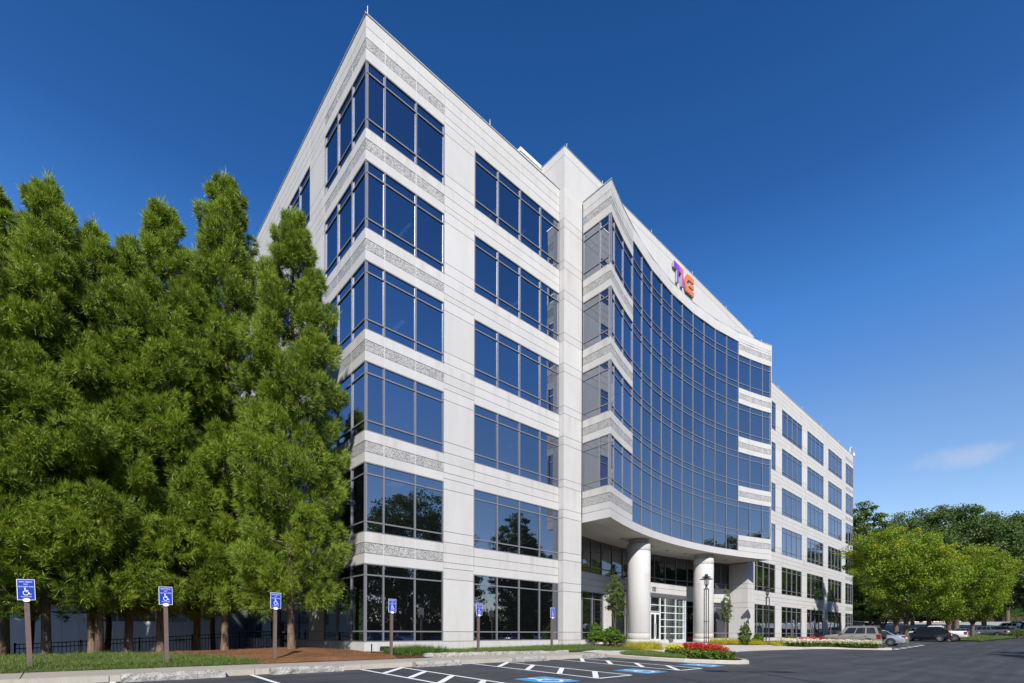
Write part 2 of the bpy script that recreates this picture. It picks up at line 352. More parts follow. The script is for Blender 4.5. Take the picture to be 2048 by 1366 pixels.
def wheelchair2d():     # unit-high access symbol, x right, z up, centred
    V = []; F = []
    def add(v, f):
        n = len(V); V.extend(v); F.extend([tuple(i+n for i in q) for q in f])
    add([(-.13+.085*math.cos(i*.5236), .42+.085*math.sin(i*.5236)) for i in range(12)], [tuple(range(12))])
    add([(-.19, .32), (-.08, .32), (-.06, -.06), (-.17, -.06)], [(0, 1, 2, 3)])
    add([(-.1, .19), (.19, .19), (.19, .10), (-.1, .10)], [(0, 1, 2, 3)])
    add([(-.17, .035), (.22, .035), (.22, -.06), (-.17, -.06)], [(0, 1, 2, 3)])
    add([(.14, -.02), (.22, .035), (.40, -.36), (.30, -.38)], [(0, 1, 2, 3)])
    add([(.31, -.37), (.36, -.29), (.52, -.29), (.50, -.37)], [(0, 1, 2, 3)])
    v, f = ring2d(-.06, -.17, .235, .32, R_(118), R_(352)); add(v, f)
    return V, F

# ------------------------------------------------------------------ ground
def sstep(a, b, x):
    t = min(1, max(0, (x-a)/(b-a))); return t*t*(3-2*t)
def G(X, Y):
    z = .0235*(max(-30, min(Y, -4.1))+4.1)+.0115*max(0, min(X, 115)-34)
    return z+.075*max(0, min(X, 170)-116)
def Zb(X, Y):     # planted ground in front of and beside the building
    z = .20+.11*sstep(-2.65, -2.25, Y)+.03*sstep(-2, 1, Y)+.012*max(0, min(X, 14))
    z += .20*math.exp(-((X+2.3)**2+(Y-1.2)**2)/5.5)+.08*math.exp(-((X+6.5)**2+(Y-2.8)**2)/9)
    if X < 0: z -= .75*sstep(4.5, 9, Y)*sstep(1, -3, X)
    return z
def gridmesh(name, xs, ys, zf, m, keep=None, smooth=True):
    nx = len(xs); V = [(x, y, zf(x, y)) for y in ys for x in xs]; F = []
    for j in range(len(ys)-1):
        for i in range(nx-1):
            if keep is None or keep((xs[i]+xs[i+1])/2, (ys[j]+ys[j+1])/2): F.append((j*nx+i, j*nx+i+1, (j+1)*nx+i+1, (j+1)*nx+i))
    return mk(name, V, F, m, None, smooth)
L_ = lambda a, b, n: list(np.linspace(a, b, n))
asph = tag(gridmesh('asphalt', L_(-70, 34, 14)+L_(40, 116, 12), L_(-64, -30, 6)+L_(-28, -4.1, 12)+[-3.2], G, 'asphalt'), kind='structure')
def terr(X, Y):
    z = G(X, Y)-.35
    if X < -3 and Y > 4: z = min(z, -.9)
    return z
ter = tag(gridmesh('ground', L_(-3000, -100, 6)+L_(-80, 200, 36)+L_(300, 3200, 6), L_(-3000, -90, 6)+L_(-80, 120, 30)+L_(200, 3000, 6), terr, 'far'), kind='structure')
tag(mk('far_road', [(118, -60, G(118, 0)+.03), (160, -60, G(160, 0)+.03), (160, 60, G(160, 0)+.03), (118, 60, G(118, 0)+.03)], [(0, 1, 2, 3)], 'road'), kind='structure')

# painted markings on the asphalt
def gz(x, y, e=.006): return (x, y, G(x, y)+e)
def stripe(p, q, w=.10, m='line', e=.006, parent=asph):
    p = np.array(p, float); q = np.array(q, float); d = q-p; d /= np.linalg.norm(d); n = np.array([-d[1], d[0]])*w/2
    return mk('painted_line', [gz(*(p-n), e), gz(*(q-n), e), gz(*(q+n), e), gz(*(p+n), e)], [(0, 1, 2, 3)], m, parent)
def hatch(x0, x1, first, yend=-9.95):
    stripe((x0, -4.15), (x0, yend), .11); stripe((x1, -4.15), (x1, yend+.05), .11)
    stripe((x0, yend), (x1, yend+.02), .11, e=.0072)
    y = first
    while y > yend+.5:
        y2 = y-1.2 if x0 < 0 else y-1.2
        b = max(yend+.1, y-1.25)
        stripe((x1-.06, y), (x0+.06, b), .17, e=.0084); y -= 1.42
hatch(-2.1, -.7, -4.3); hatch(2.3, 3.95, -4.3); hatch(6.9, 8.45, -4.3)
stripe((-5.2, -4.15), (-5.2, -10), .11); stripe((-8.1, -4.15), (-8.1, -10), .11)
def isa_pad(x, y):
    s = .62
    pad = mk('access_symbol_pad', [gz(x-s, y-s*1.1, .005), gz(x+s, y-s*1.1, .005), gz(x+s, y+s*1.1, .005), gz(x-s, y+s*1.1, .005)], [(0, 1, 2, 3)], 'bluepaint', asph)
    V, F = wheelchair2d(); mk('access_symbol', [gz(x+a*1.12, y+b*1.12, .012) for a, b in V], F, 'line', pad)
isa_pad(.75, -9.4); isa_pad(5.4, -9.3); isa_pad(10.0-.05, -9.2)
for x in (40.2, 43.0, 45.8, 48.6, 51.4, 54.2, 57, 59.8): stripe((x, -4.9), (x, -9.9), .1)
# pale worn patches of paint on the far stall ends
for i in range(5): stripe((40.2+i*2.8, -10.2), (41.6+i*2.8, -10.25), .35)

# pavement, kerbs, granite
side = tag(gridmesh('pavement', L_(-60, 10.5, 40), [-3.95, -2.6], lambda x, y: .10+.02*(y+3.95), 'joint'), kind='structure')
xs = [-60+i*3.0 for i in range(12)]+[-24, -21.6]+[-21.6+2.4*i for i in range(1, 14)]
xs = sorted(set(round(x, 2) for x in xs))
xs = [x for x in xs if x < 10.4]+[10.45]
for a, b in zip(xs[:-1], xs[1:]):
    g = .012; MB().hexa([(a+g, -3.945, .06), (b-g, -3.945, .06), (b-g, -3.945, .152), (a+g, -3.945, .152), (a+g, -2.62, .06), (b-g, -2.62, .06), (b-g, -2.62, .195), (a+g, -2.62, .195)]).build('paving_slab', 'side', side)
kerb = tag(mk('kerb', [(-60, -4.08, -.1), (10.5, -4.08, -.1), (10.5, -3.97, .09), (-60, -3.97, .09)], [(0, 1, 2, 3)], 'joint'), kind='structure')
x = -60.0
while x < 10.3:
    b = min(x+3.05, 10.48); g = .008
    MB().hexa([(x+g, -4.12, -.12), (b-g, -4.12, -.12), (b-g, -4.085, .145), (x+g, -4.085, .145), (x+g, -3.955, -.12), (b-g, -3.955, -.12), (b-g, -3.955, .156), (x+g, -3.955, .156)]).build('kerb_stone', 'kerb', kerb); x = b
def roughblock(name, x0, x1, y0, y1, z0, z1, seed, m='granite', parent=None, amp=.018):
    rr = random.Random(seed); nx = max(4, int((x1-x0)/.16)); bm = bmesh.new()
    prof = [(y0, z0), (y0+.004, z1*.55+z0*.45), (y0+.035, z1-.02), (y0+.07, z1), (y1-.05, z1), (y1, z1-.04), (y1, z0)]
    rows = []
    for i in range(nx+1):
        x = x0+(x1-x0)*i/nx; e = .02 if i in (0, nx) else 0
        rows.append([bm.verts.new((x+rr.uniform(-.02, .02)*(0 if i in (0, nx) else 1), y+rr.uniform(-amp, amp), z+(rr.uniform(-amp, amp)-e if z > z0+.01 else 0))) for y, z in prof])
    for a, b in zip(rows[:-1], rows[1:]):
        for j in range(len(prof)-1): bm.faces.new((a[j], b[j], b[j+1], a[j+1]))
    bm.faces.new(rows[0]); bm.faces.new(list(reversed(rows[-1])))
    me = bpy.data.meshes.new(name); bm.to_mesh(me); bm.free(); me.materials.append(M[m])
    o = bpy.data.objects.new(name, me); COL.objects.link(o)
    if parent: o.parent = parent
    return o
wl = ['long granite wheel stop on the kerb by the lawn', 'granite wheel stop on the kerb in front of the straw bed', 'granite wheel stop between the striped aisles by the liriope clump', 'granite wheel stop before the low granite edging', 'pale granite wheel stop beside the planted island']
for i, (a, b) in enumerate(((-7.95, -5.85), (-4.75, -2.72), (-.25, 1.62), (4.3, 6.2), (8.7, 10.3))):
    tag(roughblock('wheel_stop', a, b, -4.36, -4.10, -.02, .185, i), wl[i], 'wheel stop', 'granite wheel stops along the kerb')
edging = tag(empty('granite_edging', (1.2, -2.6, .1)), 'low rough granite edging between the pavement and grass strip', 'edging')
for i in range(5):
    o = roughblock('granite_block', 1.2+i*1.66, 1.2+i*1.66+1.65, -2.60, -2.42, .12, .37-.012*i, 20+i, 'granite', None, .012); o.parent = edging; o.matrix_parent_inverse = Matrix.Translation((-1.2, 2.6, -.1))

def Zp(X, Y):
    z = G(X, Y)+.15
    t = .42 if X < 38 else .35
    return z+(t-.15)*sstep(-4.2, -1.0, Y)*sstep(9, 14, X)+(.05 if X < 14 else 0)*sstep(-4.1, -2.6, Y)
# planted ground in front: lawn / pine straw
def lawn_edge(y): return float(np.interp(y, [-2.7, -2.2, -1.2, -.4, .6, 1.6, 2.4, 3.2], [-4.5, -4.7, -5.2, -5.7, -6.4, -7.1, -8.0, -9.5]))
xs = L_(-60, -14, 20)+L_(-13.5, .05, 80); ys = L_(-2.62, 3.0, 36)+L_(3.4, 14, 18)
tag(gridmesh('lawn_ground', xs, ys, Zb, 'soil', lambda x, y: x < lawn_edge(y) and y < 3.1), kind='structure')
tag(gridmesh('straw_bed', xs, ys, Zb, 'straw', lambda x, y: not (x < lawn_edge(y) and y < 3.1) and not (x > -.02 and y > 0)), kind='structure')
def Zs(X, Y):
    w = sstep(8.4, 9.5, X)*sstep(-.9, -2.2, Y) if Y > -2.2 else sstep(8.4, 9.5, X)
    return Zb(X, Y)*(1-w)+(Zp(X, Y)+.03)*w
tag(gridmesh('mulch_strip', L_(.05, 1.6, 10), L_(-2.62, .1, 12), Zs, 'mulch'), kind='structure')
tag(gridmesh('strip_ground', L_(1.6, 13.0, 40), L_(-2.58, .1, 12), Zs, 'soil'), kind='structure')

# entrance plaza and islands: raised concrete apron with kerb
kerbline = [(10.5, -3.95), (10.5, -4.7), (10.45, -6.5), (10.75, -8.0), (11.3, -9.1), (11.95, -9.8), (12.55, -9.95), (13.2, -9.6), (14.3, -8.6), (15.8, -7.4), (17.7, -6.45), (19.8, -5.7), (22, -5.15), (24, -4.9), (26.5, -4.95), (28.9, -5.2), (32, -5.65), (34.5, -6.0), (35.9, -6.7), (37, -8.3), (38.0, -9.9), (38.8, -10.25), (39.5, -10.1), (39.7, -9.3), (39.7, -5.2), (40.2, -4.75), (72.5, -4.75)]
def densify(pl, n=3):
    out = []
    for a, b in zip(pl[:-1], pl[1:]):
        m = max(1, int(math.dist(a, b)/.5))
        m = min(m, 40)
        for i in range(m): out.append((a[0]+(b[0]-a[0])*i/m, a[1]+(b[1]-a[1])*i/m))
    return out+[pl[-1]]
kl = densify(kerbline)
def polyfill(poly, step):
    """constrained triangulation of a polygon with inner grid points"""
    from mathutils.geometry import delaunay_2d_cdt
    n = len(poly); P = [Vector(p) for p in poly]; xs_ = [p[0] for p in poly]; ys_ = [p[1] for p in poly]
    def inside(x, y):
        c = False; j = n-1
        for i in range(n):
            xi, yi = poly[i]; xj, yj = poly[j]
            if (yi > y) != (yj > y) and x < (xj-xi)*(y-yi)/(yj-yi)+xi: c = not c
            j = i
        return c
    x = min(xs_)+step/2
    while x < max(xs_):
        y = min(ys_)+step/2
        while y < max(ys_):
            if inside(x, y) and min(math.dist((x, y), q) for q in poly) > step*.3: P.append(Vector((x, y)))
            y += step
        x += step
    r = delaunay_2d_cdt(P, [(i, (i+1) % n) for i in range(n)], [], 1, 1e-5)
    return [(v.x, v.y) for v in r[0]], [tuple(f) for f in r[2]]
def surf(name, poly, step, zf, m):
    V, F = polyfill(poly, step); o = mk(name, [(x, y, zf(x, y)) for x, y in V], F, m, None, True); return o
plaza = tag(surf('plaza', kl+densify([(72.5, -4.7), (72.5, 4), (9.3, 4), (9.3, -2.6), (10.46, -2.6)])[1:], 1.2, Zp, 'plaza'), kind='structure')
pk = tag(empty('island_kerb', (0, 0, 0)), kind='structure')
def offs(pl, d):
    out = []
    for i, p in enumerate(pl):
        a = np.array(pl[max(0, i-1)]); b = np.array(pl[min(len(pl)-1, i+1)]); t = b-a; t = t/np.linalg.norm(t); out.append((p[0]-t[1]*d, p[1]+t[0]*d))
    return out
ko = offs(kl, -.03); ki = offs(kl, .15); i = 0
while i < len(kl)-1:
    j = min(i+5, len(kl)-1); V = []; F = []
    for k in range(i, j+1):
        z = Zp(*kl[k]); g = G(*kl[k]); V += [(ko[k][0], ko[k][1], g-.1), (ko[k][0], ko[k][1], z-.015), (kl[k][0], kl[k][1], z+.004), (ki[k][0], ki[k][1], z+.006), (ki[k][0], ki[k][1], g-.1)]
    for k in range(j-i):
        for q in range(4): F.append((k*5+q, k*5+5+q, k*5+6+q, k*5+1+q))
    n = j-i; F += [(4, 3, 2, 1, 0), tuple(n*5+q for q in range(5))]
    mk('kerb_stone', V, F, 'plaza', pk); i = j
def patch(name, poly, m, e, zf=Zp, kind='structure'):
    return tag(surf(name, densify(poly+[poly[0]])[:-1], .8, lambda x, y: zf(x, y)+e, m), kind=kind)
isl_grass = [(10.72, -4.9), (10.7, -6.6), (11.0, -7.9), (11.9, -7.5), (12.6, -6.2), (14.2, -4.3), (13.2, -3.6), (11.5, -4.2)]
isl_bed = [(11.05, -7.95), (11.5, -9.0), (12.05, -9.62), (12.6, -9.72), (13.2, -9.3), (14.3, -8.3), (15.7, -7.1), (17.0, -6.3), (16.6, -5.3), (15.2, -5.1), (13.2, -6.2), (11.95, -7.55)]
left_bed = [(12.2, -3.0), (12.2, -2.0), (13.2, -.2), (16.5, 1.0), (18.8, 1.0), (18.6, -1.0), (17.0, -2.6), (14.5, -3.3)]
right_bed = [(26.5, -.6), (26.5, -2.2), (30, -2.9), (34, -3.2), (34, -5.5), (35.6, -6.2), (36.6, -7.9), (37.7, -9.6), (38.7, -9.95), (39.3, -9.6), (39.3, -4.6), (41, -4.2), (72, -4.3), (72, -.1), (38, -.1), (38, 0), (33, .5), (30, .3)]
patch('island_soil', isl_grass, 'soil', .02); patch('island_mulch', isl_bed, 'mulch', .03); patch('entrance_mulch', left_bed, 'mulch', .025); patch('wing_mulch', right_bed, 'mulch', .022)


# ------------------------------------------------------------------ the office building
BLD = tag(empty('office_building', (0, 0, .3)), 'six storey white precast office block with blue glass and concave curved entrance bay', 'building')
BLDI = Matrix.Translation((0, 0, -.3))
def own(o): o.parent = BLD; o.matrix_parent_inverse = BLDI; return o
HEAD = [3.95, 8.04, 12.11, 16.17, 20.20, 24.21]; SILL = [.76, 5.21, 9.29, 13.37, 17.44, 21.46]; TOP = 26.0
ACX, ACY, AR = 24.68, -36.24, 35.8
PYF = -.36                     # plane of the pier and penthouse wall
PX0, PX1 = 11.56, 13.1; QX0, QX1 = 36.24, 37.75
XE, YE = 72.42, 25.6
Mf = lambda s, z, d: (s, d, z)
Ml = lambda s, z, d: (d, s, z)
Mr = lambda s, z, d: (XE-d, s, z)
Mbk = lambda s, z, d: (s, YE-d, z)
Mp = lambda s, z, d: (s, PYF+d, z)
def Marc(s, z, d, RR=AR):
    th = s/RR; return (ACX+(RR+d)*math.sin(th), ACY+(RR+d)*math.cos(th), z)
RR2 = 39.3
Mrec = lambda s, z, d: Marc(s, z, d, RR2)
TIPX0 = Marc(-11.73, 0, 0)[0]; TIPY = Marc(-11.73, 0, 0)[1]; TIPX1 = Marc(11.70, 0, 0)[0]
Mfl = lambda s, z, d: (TIPX0+d, s, z)
Mfr = lambda s, z, d: (TIPX1-d, s, z)
panels = []; panes = []; back = MB(); seals = MB()
def bx(Mm, s0, s1, z0, z1, d0, d1, m0=0, m1=0):
    # m0/m1: mitre of the inner side at the two ends
    return [Mm(s0+m0*d0, z0, d0), Mm(s1-m1*d0, z0, d0), Mm(s1-m1*d0, z1, d0), Mm(s0+m0*d0, z1, d0), Mm(s0+m0*d1, z0, d1), Mm(s1-m1*d1, z0, d1), Mm(s1-m1*d1, z1, d1), Mm(s0+m0*d1, z1, d1)]
def area(V):
    P = np.array([proj(v) for v in V[:4]]); x, y = P[:, 0], P[:, 1]
    return abs(np.dot(x, np.roll(y, 1))-np.dot(y, np.roll(x, 1)))/2
def conc(Mm, sl, zl, agg=(), m0=0, m1=0, vis=1.0, th=.10, backd=.35, seal=True, o=0.0):
    """concrete area: panels between the s-lines and z-lines; agg = indices of exposed aggregate strips; o = set-back of face"""
    gz_, gs = .011, .006
    for i, (a, b) in enumerate(zip(sl[:-1], sl[1:])):
        first, last = i == 0, i == len(sl)-2
        for j, (p, q) in enumerate(zip(zl[:-1], zl[1:])):
            V = bx(Mm, a+(gs if not (first and m0) else 0), b-(gs if not (last and m1) else 0), p+(gz_ if j else .0), q-(gz_ if j < len(zl)-2 else 0), o+(.006 if j in agg else 0), o+th, m0 if first else 0, m1 if last else 0)
            panels.append((area(V)*vis, V, 'agg' if j in agg else 'conc'))
    for a, b in zip(sl[:-1], sl[1:]):
        first, last = a == sl[0], b == sl[-1]
        back.hexa(bx(Mm, a, b, zl[0]+.02, zl[-1]-.02, o+.028, o+backd, (1 if m0 else 0) if first else 0, (1 if m1 else 0) if last else 0))
    if seal:
        for s in sl[1:-1]: seals.hexa(bx(Mm, s-.011, s+.011, zl[0]+.01, zl[-1]-.01, o+.005, o+.02))
wins = []
def window(Mm, sl, zl, gl='glass', fr='frame', vis=1.0, d=.006, w=.056, dep=.12, name='window', mit0=0, mit1=0, skip=(), rnd=.0016, ends=(1, 1)):
    fb = MB(); n = len(sl)
    for i, s in enumerate(sl):
        a, b = s-w/2, s+w/2
        if i == 0: a, b = s, s+w*(.5 if mit0 else .8)
        if i == n-1: a, b = s-w*(.5 if mit1 else .8), s
        if i == 0 and not ends[0]: continue
        if i == n-1 and not ends[1]: continue
        fb.hexa(bx(Mm, a, b, zl[0], zl[-1], d-.012, d+dep, mit0 if i == 0 else 0, mit1 if i == n-1 else 0))
    for k, z in enumerate(zl):
        a, b = z-w/2, z+w/2
        if k == 0: a, b = z+.002, z+w*.8
        if k == len(zl)-1: a, b = z-w*.8, z-.002
        for i in range(n-1): fb.hexa(bx(Mm, sl[i]+w*.3, sl[i+1]-w*.3, a, b, d, d+dep-.01))
    wo_ = own(fb.build(name, fr)); wins.append(wo_)
    for i in range(n-1):
        for k in range(len(zl)-1):
            if (i, k) in skip: continue
            g = d+.042; V = bx(Mm, sl[i]+.012, sl[i+1]-.012, zl[k]+.012, zl[k+1]-.012, g, g+.012, 1 if (i == 0 and mit0) else 0, 1 if (i == n-2 and mit1) else 0)
            if rnd:
                e = [random.uniform(-rnd, rnd) for _ in range(4)]
                nrm = np.array(Mm(sl[i], zl[k], 1.0))-np.array(Mm(sl[i], zl[k], 0.0))
                V = [tuple(np.array(v)+nrm*e[q % 4]) for q, v in enumerate(V)]
            panes.append((area(V)*vis, V, wo_, gl))
    return wo_
# vertical line sets
def band_lines(i): return [HEAD[i], HEAD[i]+.41, HEAD[i]+.84, SILL[i+1]]
PAR = [HEAD[5], 24.66, 25.08, 25.52, TOP]
def wz(i): return [SILL[i], SILL[i]+(.43 if i else .44), HEAD[i]-.465, HEAD[i]]
def pier_lines():
    z = [.12, .76, 1.2]
    for i in range(6):
        z += [HEAD[i]-.35]
        if i < 5: z += [HEAD[i]+.14, HEAD[i]+.41, HEAD[i]+.84, HEAD[i]+1.33, HEAD[i]+1.82]
    return z+[HEAD[5]+.14]+PAR[1:]
PL = pier_lines()
def wing(Mm, bays, piers, vis=1.0, base=(.05, .76)):
    """bays: (s0,s1,[mullions],corner flags m0,m1, agg)"""
    for (s0, s1, mu, m0, m1, agg, joints) in bays:
        sl = [s0]+joints+[s1]
        conc(Mm, sl, [base[0], base[1]], (), m0, m1, vis)
        for i in range(5): conc(Mm, sl, band_lines(i), (1,) if agg else (), m0, m1, vis)
        conc(Mm, sl, PAR, (1,) if agg else (), m0, m1, vis)
        for i in range(6): window(Mm, [s0]+mu+[s1], wz(i), vis=vis, mit0=m0, mit1=m1, ends=(0 if m0 == 2 else 1, 0 if m1 == 2 else 1))
    for s0, s1 in piers: conc(Mm, [s0, s1], PL, (), 0, 0, vis)
# front, left of the bay
wing(Mf, [(0, 3.81, [.85, 2.34], 1, 0, True, [.85, 2.34]), (5.54, 11.56, [7.04, 8.55, 10.06], 0, 0, False, [8.55])], [(3.81, 5.54)])
# left side
wing(Ml, [(0, 4.2, [1.28, 2.74], 1, 0, True, [1.28, 2.74]), (6.05, 12.05, [7.55, 9.05, 10.55], 0, 0, False, [9.05]), (13.8, 19.8, [15.3, 16.8, 18.3], 0, 0, False, [16.8]), (21.5, YE, [23, 24.4], 0, 1, True, [23, 24.4])], [(4.2, 6.05), (12.05, 13.8), (19.8, 21.5)], .5)
# front, right wing
rb = [(37.75, 43.75), (45.49, 51.52), (53.28, 59.2), (61.08, 66.95)]
wing(Mf, [(a, b, [a+(b-a)*k/4 for k in (1, 2, 3)], 0, 0, False, [(a+b)/2]) for a, b in rb]+[(68.76, XE, [70.2, 71.55], 0, 1, True, [70.2, 71.55])], [(43.75, 45.49), (51.52, 53.28), (59.2, 61.08), (66.95, 68.76)])
# far ends, plain
conc(Mr, [0, 4, 12, 20, YE], PAR[:1] and [.05, 4, 8, 12, 16, 20, 24, TOP], (), 1, 0, .05); conc(Mbk, [0, 18, 36, 54, XE], [.05, 8, 16, TOP], (), 0, 0, .02)
# the tall pier left of the bay, its flanks, and the twin on the right
def pierz(zt):
    z = [.15, .76, 1.2]
    for i in range(6):
        if i: z += [SILL[i], SILL[i]+.43]
        z += [HEAD[i]-.465, HEAD[i]]
    return z+[zt]
PZ = pierz(25.9)
conc(Mp, [PX0, PX1], PZ, (), 1, 0); conc(lambda s, z, d: (PX0+d, s, z), [PYF, .0], PZ, (), 1, 0, seal=False)
conc(Mp, [QX0, QX1], [z for z in PZ if z < 7.4]+[7.55], (), 1, 0); conc(lambda s, z, d: (QX0+d, s, z), [PYF, 1.35], [z for z in PZ if z < 7.4]+[7.48], (), 1, 0)
conc(lambda s, z, d: (QX1-d, s, z), [PYF, .0], PZ, (), 1, 0, .3, seal=False); conc(Mp, [TIPX1-.05, QX1], [z for z in PZ if z > 7.6], (), 0, 0, .1)
conc(lambda s, z, d: (PX1-d, s, z), [PYF+.12, 2.2], [.3, .76, 1.2, HEAD[0], SILL[1], 7.48], (), 0, 0, .3)
# penthouse wall above the roof
PH = 28.2
conc(Mp, [PX0, 16.9, 24.6, 32.3, 37.4], [25.9, 27.72, PH], (), 1, 0, backd=.3); conc(lambda s, z, d: (PX0+d, s, z), [PYF, 6, 12], [25.9, 27.72, PH], (), 1, 0, backd=.3); conc(lambda s, z, d: (37.4-d, s, z), [PYF+.1, 12], [25.9, PH], (), 0, 0, .2, backd=.3)
# bay: left flank, curved front
bandb = [7.52, 8.02]+[SILL[2]-.87+.0, SILL[2]-.40, SILL[2]]
parb = [HEAD[5], 24.68, 25.08, 25.47, TOP]
conc(Mfl, [TIPY, PYF], bandb, (2,), 1, 0)
for i in range(2, 5): conc(Mfl, [TIPY, PYF], band_lines(i), (1,), 1, 0)
conc(Mfl, [TIPY, PYF], parb, (1,), 1, 0)
for i in range(2, 6): window(Mfl, [TIPY, TIPY+.78, PYF], wz(i), mit0=1)
AS = [-11.73, -11.02, -9.5, -7.95]+[-7.95+1.548*k for k in range(1, 11)]+[9.05, 10.62, 11.70]
cl, cr_ = AS[3], AS[13]
lsl = [AS[0], AS[1], AS[2], cl]; rsl = [cr_, AS[14], AS[15], AS[16]]
for sl, m0, m1 in ((lsl, 1, 0), (rsl, 0, 1)):
    conc(Marc, sl, bandb[1:], (1,), m0, m1)
    for i in range(2, 5): conc(Marc, sl, band_lines(i), (1,), m0, m1)
    conc(Marc, sl, [HEAD[5], 24.68, 25.08, 25.27], (1,), m0, m1)
    for i in range(2, 6): window(Marc, sl, wz(i), mit0=m0, mit1=m1, d=.03, w=.05)
conc(Marc, AS, [7.52, 8.0], (), 1, 1); 
conc(Marc, lsl[:1]+[lsl[2], cl], [25.29, TOP-.5, TOP], (), 1, 0); conc(Marc, [cl]+AS[5:13:2]+[cr_], [25.25, TOP], (), 0, 0); conc(Marc, [cr_, AS[15], AS[16]], [25.29, TOP-.5, TOP], (), 0, 1)
cz = [8.0]
for i in range(2, 6): cz += wz(i)
cz += [25.25]
window(Marc, AS[3:14], cz, d=.02, w=.05, name='curtain_wall')
conc(Mfr, [TIPY, PYF], [7.52, 12, 16, 20, TOP], (), 1, 0, .05)
# metal copings
cap = MB()
def capline(Mm, sl, z, w=.34, m0=0, m1=0, p=.03, h=.055):
    for i, (a, b) in enumerate(zip(sl[:-1], sl[1:])): cap.hexa(bx(Mm, a-(p if i == 0 and m0 else 0), b+(p if i == len(sl)-2 and m1 else 0), z+.003, z+h, -p, w, m0 if i == 0 else 0, m1 if i == len(sl)-2 else 0))
capline(Mf, [0, PX0+.0], TOP, m0=1); capline(Ml, [0, YE], TOP, m0=1); capline(Mf, [37.4, XE], TOP, m1=1); capline(Mfl, [TIPY, PYF], TOP, m0=1); capline(Marc, AS, TOP, .2, 1, 1, p=.02)
capline(Mp, [PX0, 37.4], PH, m0=1, m1=1, p=.02, h=.03); capline(lambda s, z, d: (PX0+d, s, z), [PYF, 12], PH, m0=1, p=.02, h=.03)
own(cap.build('coping', 'cap'))
# rods on the parapet
for x, y, z in ((.12, .12, TOP), (0.15, 7.5, TOP), (6.6, .15, TOP), (PX0+.4, PYF+.2, PH), (TIPX0+.2, TIPY+.75, TOP), (15.5, PYF+.2, PH), (20.7, PYF+.2, PH), (26.4, PYF+.2, PH), (32.2, PYF+.2, PH), (37.0, PYF+.2, PH), (35.5, -1.75, TOP), (45, .15, TOP), (52, .15, TOP), (59, .15, TOP), (66, .15, TOP)):
    own(MB().tube((x, y, z), (x, y, z+.55), .016, .010, 6).tube((x, y, z+.02), (x, y, z+.1), .04, .03, 6).build('lightning_rod', 'white_metal'))
rb_ = own(MB().box(9.9, PX0-.02, 1.45, 7, 25.6, 28.1).build('rooftop_screen', 'white_metal')); MB().box(9.85, PX0-.03, 1.40, 7.05, 28.12, 28.32).build('screen_cap', 'white_metal', rb_)
own(MB().box(.36, XE-.36, .36, YE-.36, 25.2, 25.5).build('roof_deck', 'roof'))
# soffit of the bay
sp = L_(TIPX0+.02, TIPX1-.02, 12); ds = [.1, 1.25, 2.4, 3.52]
def Msx(X, dd, z): return (X, ACY+math.sqrt((AR+dd)**2-(X-ACX)**2), z)
for i in range(len(sp)-1):
    for j in range(3):
        V = [Msx(x, dd, z) for z in (7.53, 7.60) for x, dd in ((sp[i]+.004, ds[j]+.008), (sp[i+1]-.004, ds[j]+.008), (sp[i+1]-.004, ds[j+1]-.008), (sp[i]+.004, ds[j+1]-.008))]
        own(MB().hexa(V).build('soffit_panel', 'soffit'))
bb = MB()
for i in range(len(sp)-1): bb.hexa([Msx(x, dd, z) for z in (7.605, 7.8) for x, dd in ((sp[i], .08), (sp[i+1], .08), (sp[i+1], 4.0), (sp[i], 4.0))])
own(bb.build('soffit_backing', 'joint'))
for s, d in ((-5.5, 1.8), (-1.6, 1.7), (.6, 1.7), (3.0, 1.7), (8.4, 1.9)):
    c = Marc(s, 7.52, d); own(MB().lathe([(.16, .0), (.16, .03)], 16, c).build('downlight', 'lampmetal'))
# recessed entrance wall: second floor glazing, band, ground floor windows and portal
ms = [-11.6+1.49*k for k in range(17)]; ms[-1] = 12.38
window(Mrec, ms, [SILL[1], SILL[1]+.45, 7.5], 'dark_glass', d=.05, w=.07, name='clerestory_window')
PXA, PXB, PYP = 20.45, 28.92, 1.6
wl_, wr_ = -5.45, 9.6
conc(Mrec, [-11.8, -8.43, -5.45, -3.6], [HEAD[0], HEAD[0]+.41, HEAD[0]+.84, SILL[1]]); conc(Mrec, [-3.6, -1, 1.6, 4.2], [HEAD[0]+.3, HEAD[0]+.84, SILL[1]], vis=.6); conc(Mrec, [4.2, 7, 9.6, 12.45], [HEAD[0], HEAD[0]+.41, HEAD[0]+.84, SILL[1]])
for a, b in ((-11.8, -11.4), (-5.45, -4.3), (4.35, 6.2)): conc(Mrec, [a, b], [.2, .76, 1.2, HEAD[0]-.46, HEAD[0]])
conc(Mrec, [-11.4, -8.43, -5.45], [.2, .70], vis=.8); conc(Mrec, [7.6, 10, 12.45], [.2, .70], vis=.8)
window(Mrec, [-11.4, -9.92, -8.43, -6.95, -5.45], [.70, 1.2, HEAD[0]-.47, HEAD[0]], 'dark_glass', d=.05)
window(Mrec, [6.2, 7.6], [.3, 1.2, HEAD[0]-.47, HEAD[0]], 'dark_glass', d=.05)
window(Mrec, [7.6, 9.0, 9.78, 11.3, 12.42], [.70, 1.2, HEAD[0]-.47, HEAD[0]], 'dark_glass', d=.05)
Mpo = lambda s, z, d: (s, PYP+d, z)
conc(Mpo, [PXA, 23.2, 26.1, PXB], [4.22, 4.62, 4.95], (), 1, 1, backd=.5); conc(lambda s, z, d: (PXB-d, s, z), [PYP, 2.9], [4.22, 4.62, 4.95], (), 1, 0); conc(lambda s, z, d: (PXA+d, s, z), [PYP, 2.9], [4.22, 4.62, 4.95], (), 1, 0)
own(MB().box(PXA+.02, PXB-.02, PYP+.01, PYP+1.2, 4.955, 5.0).build('portal_roof', 'cap'))
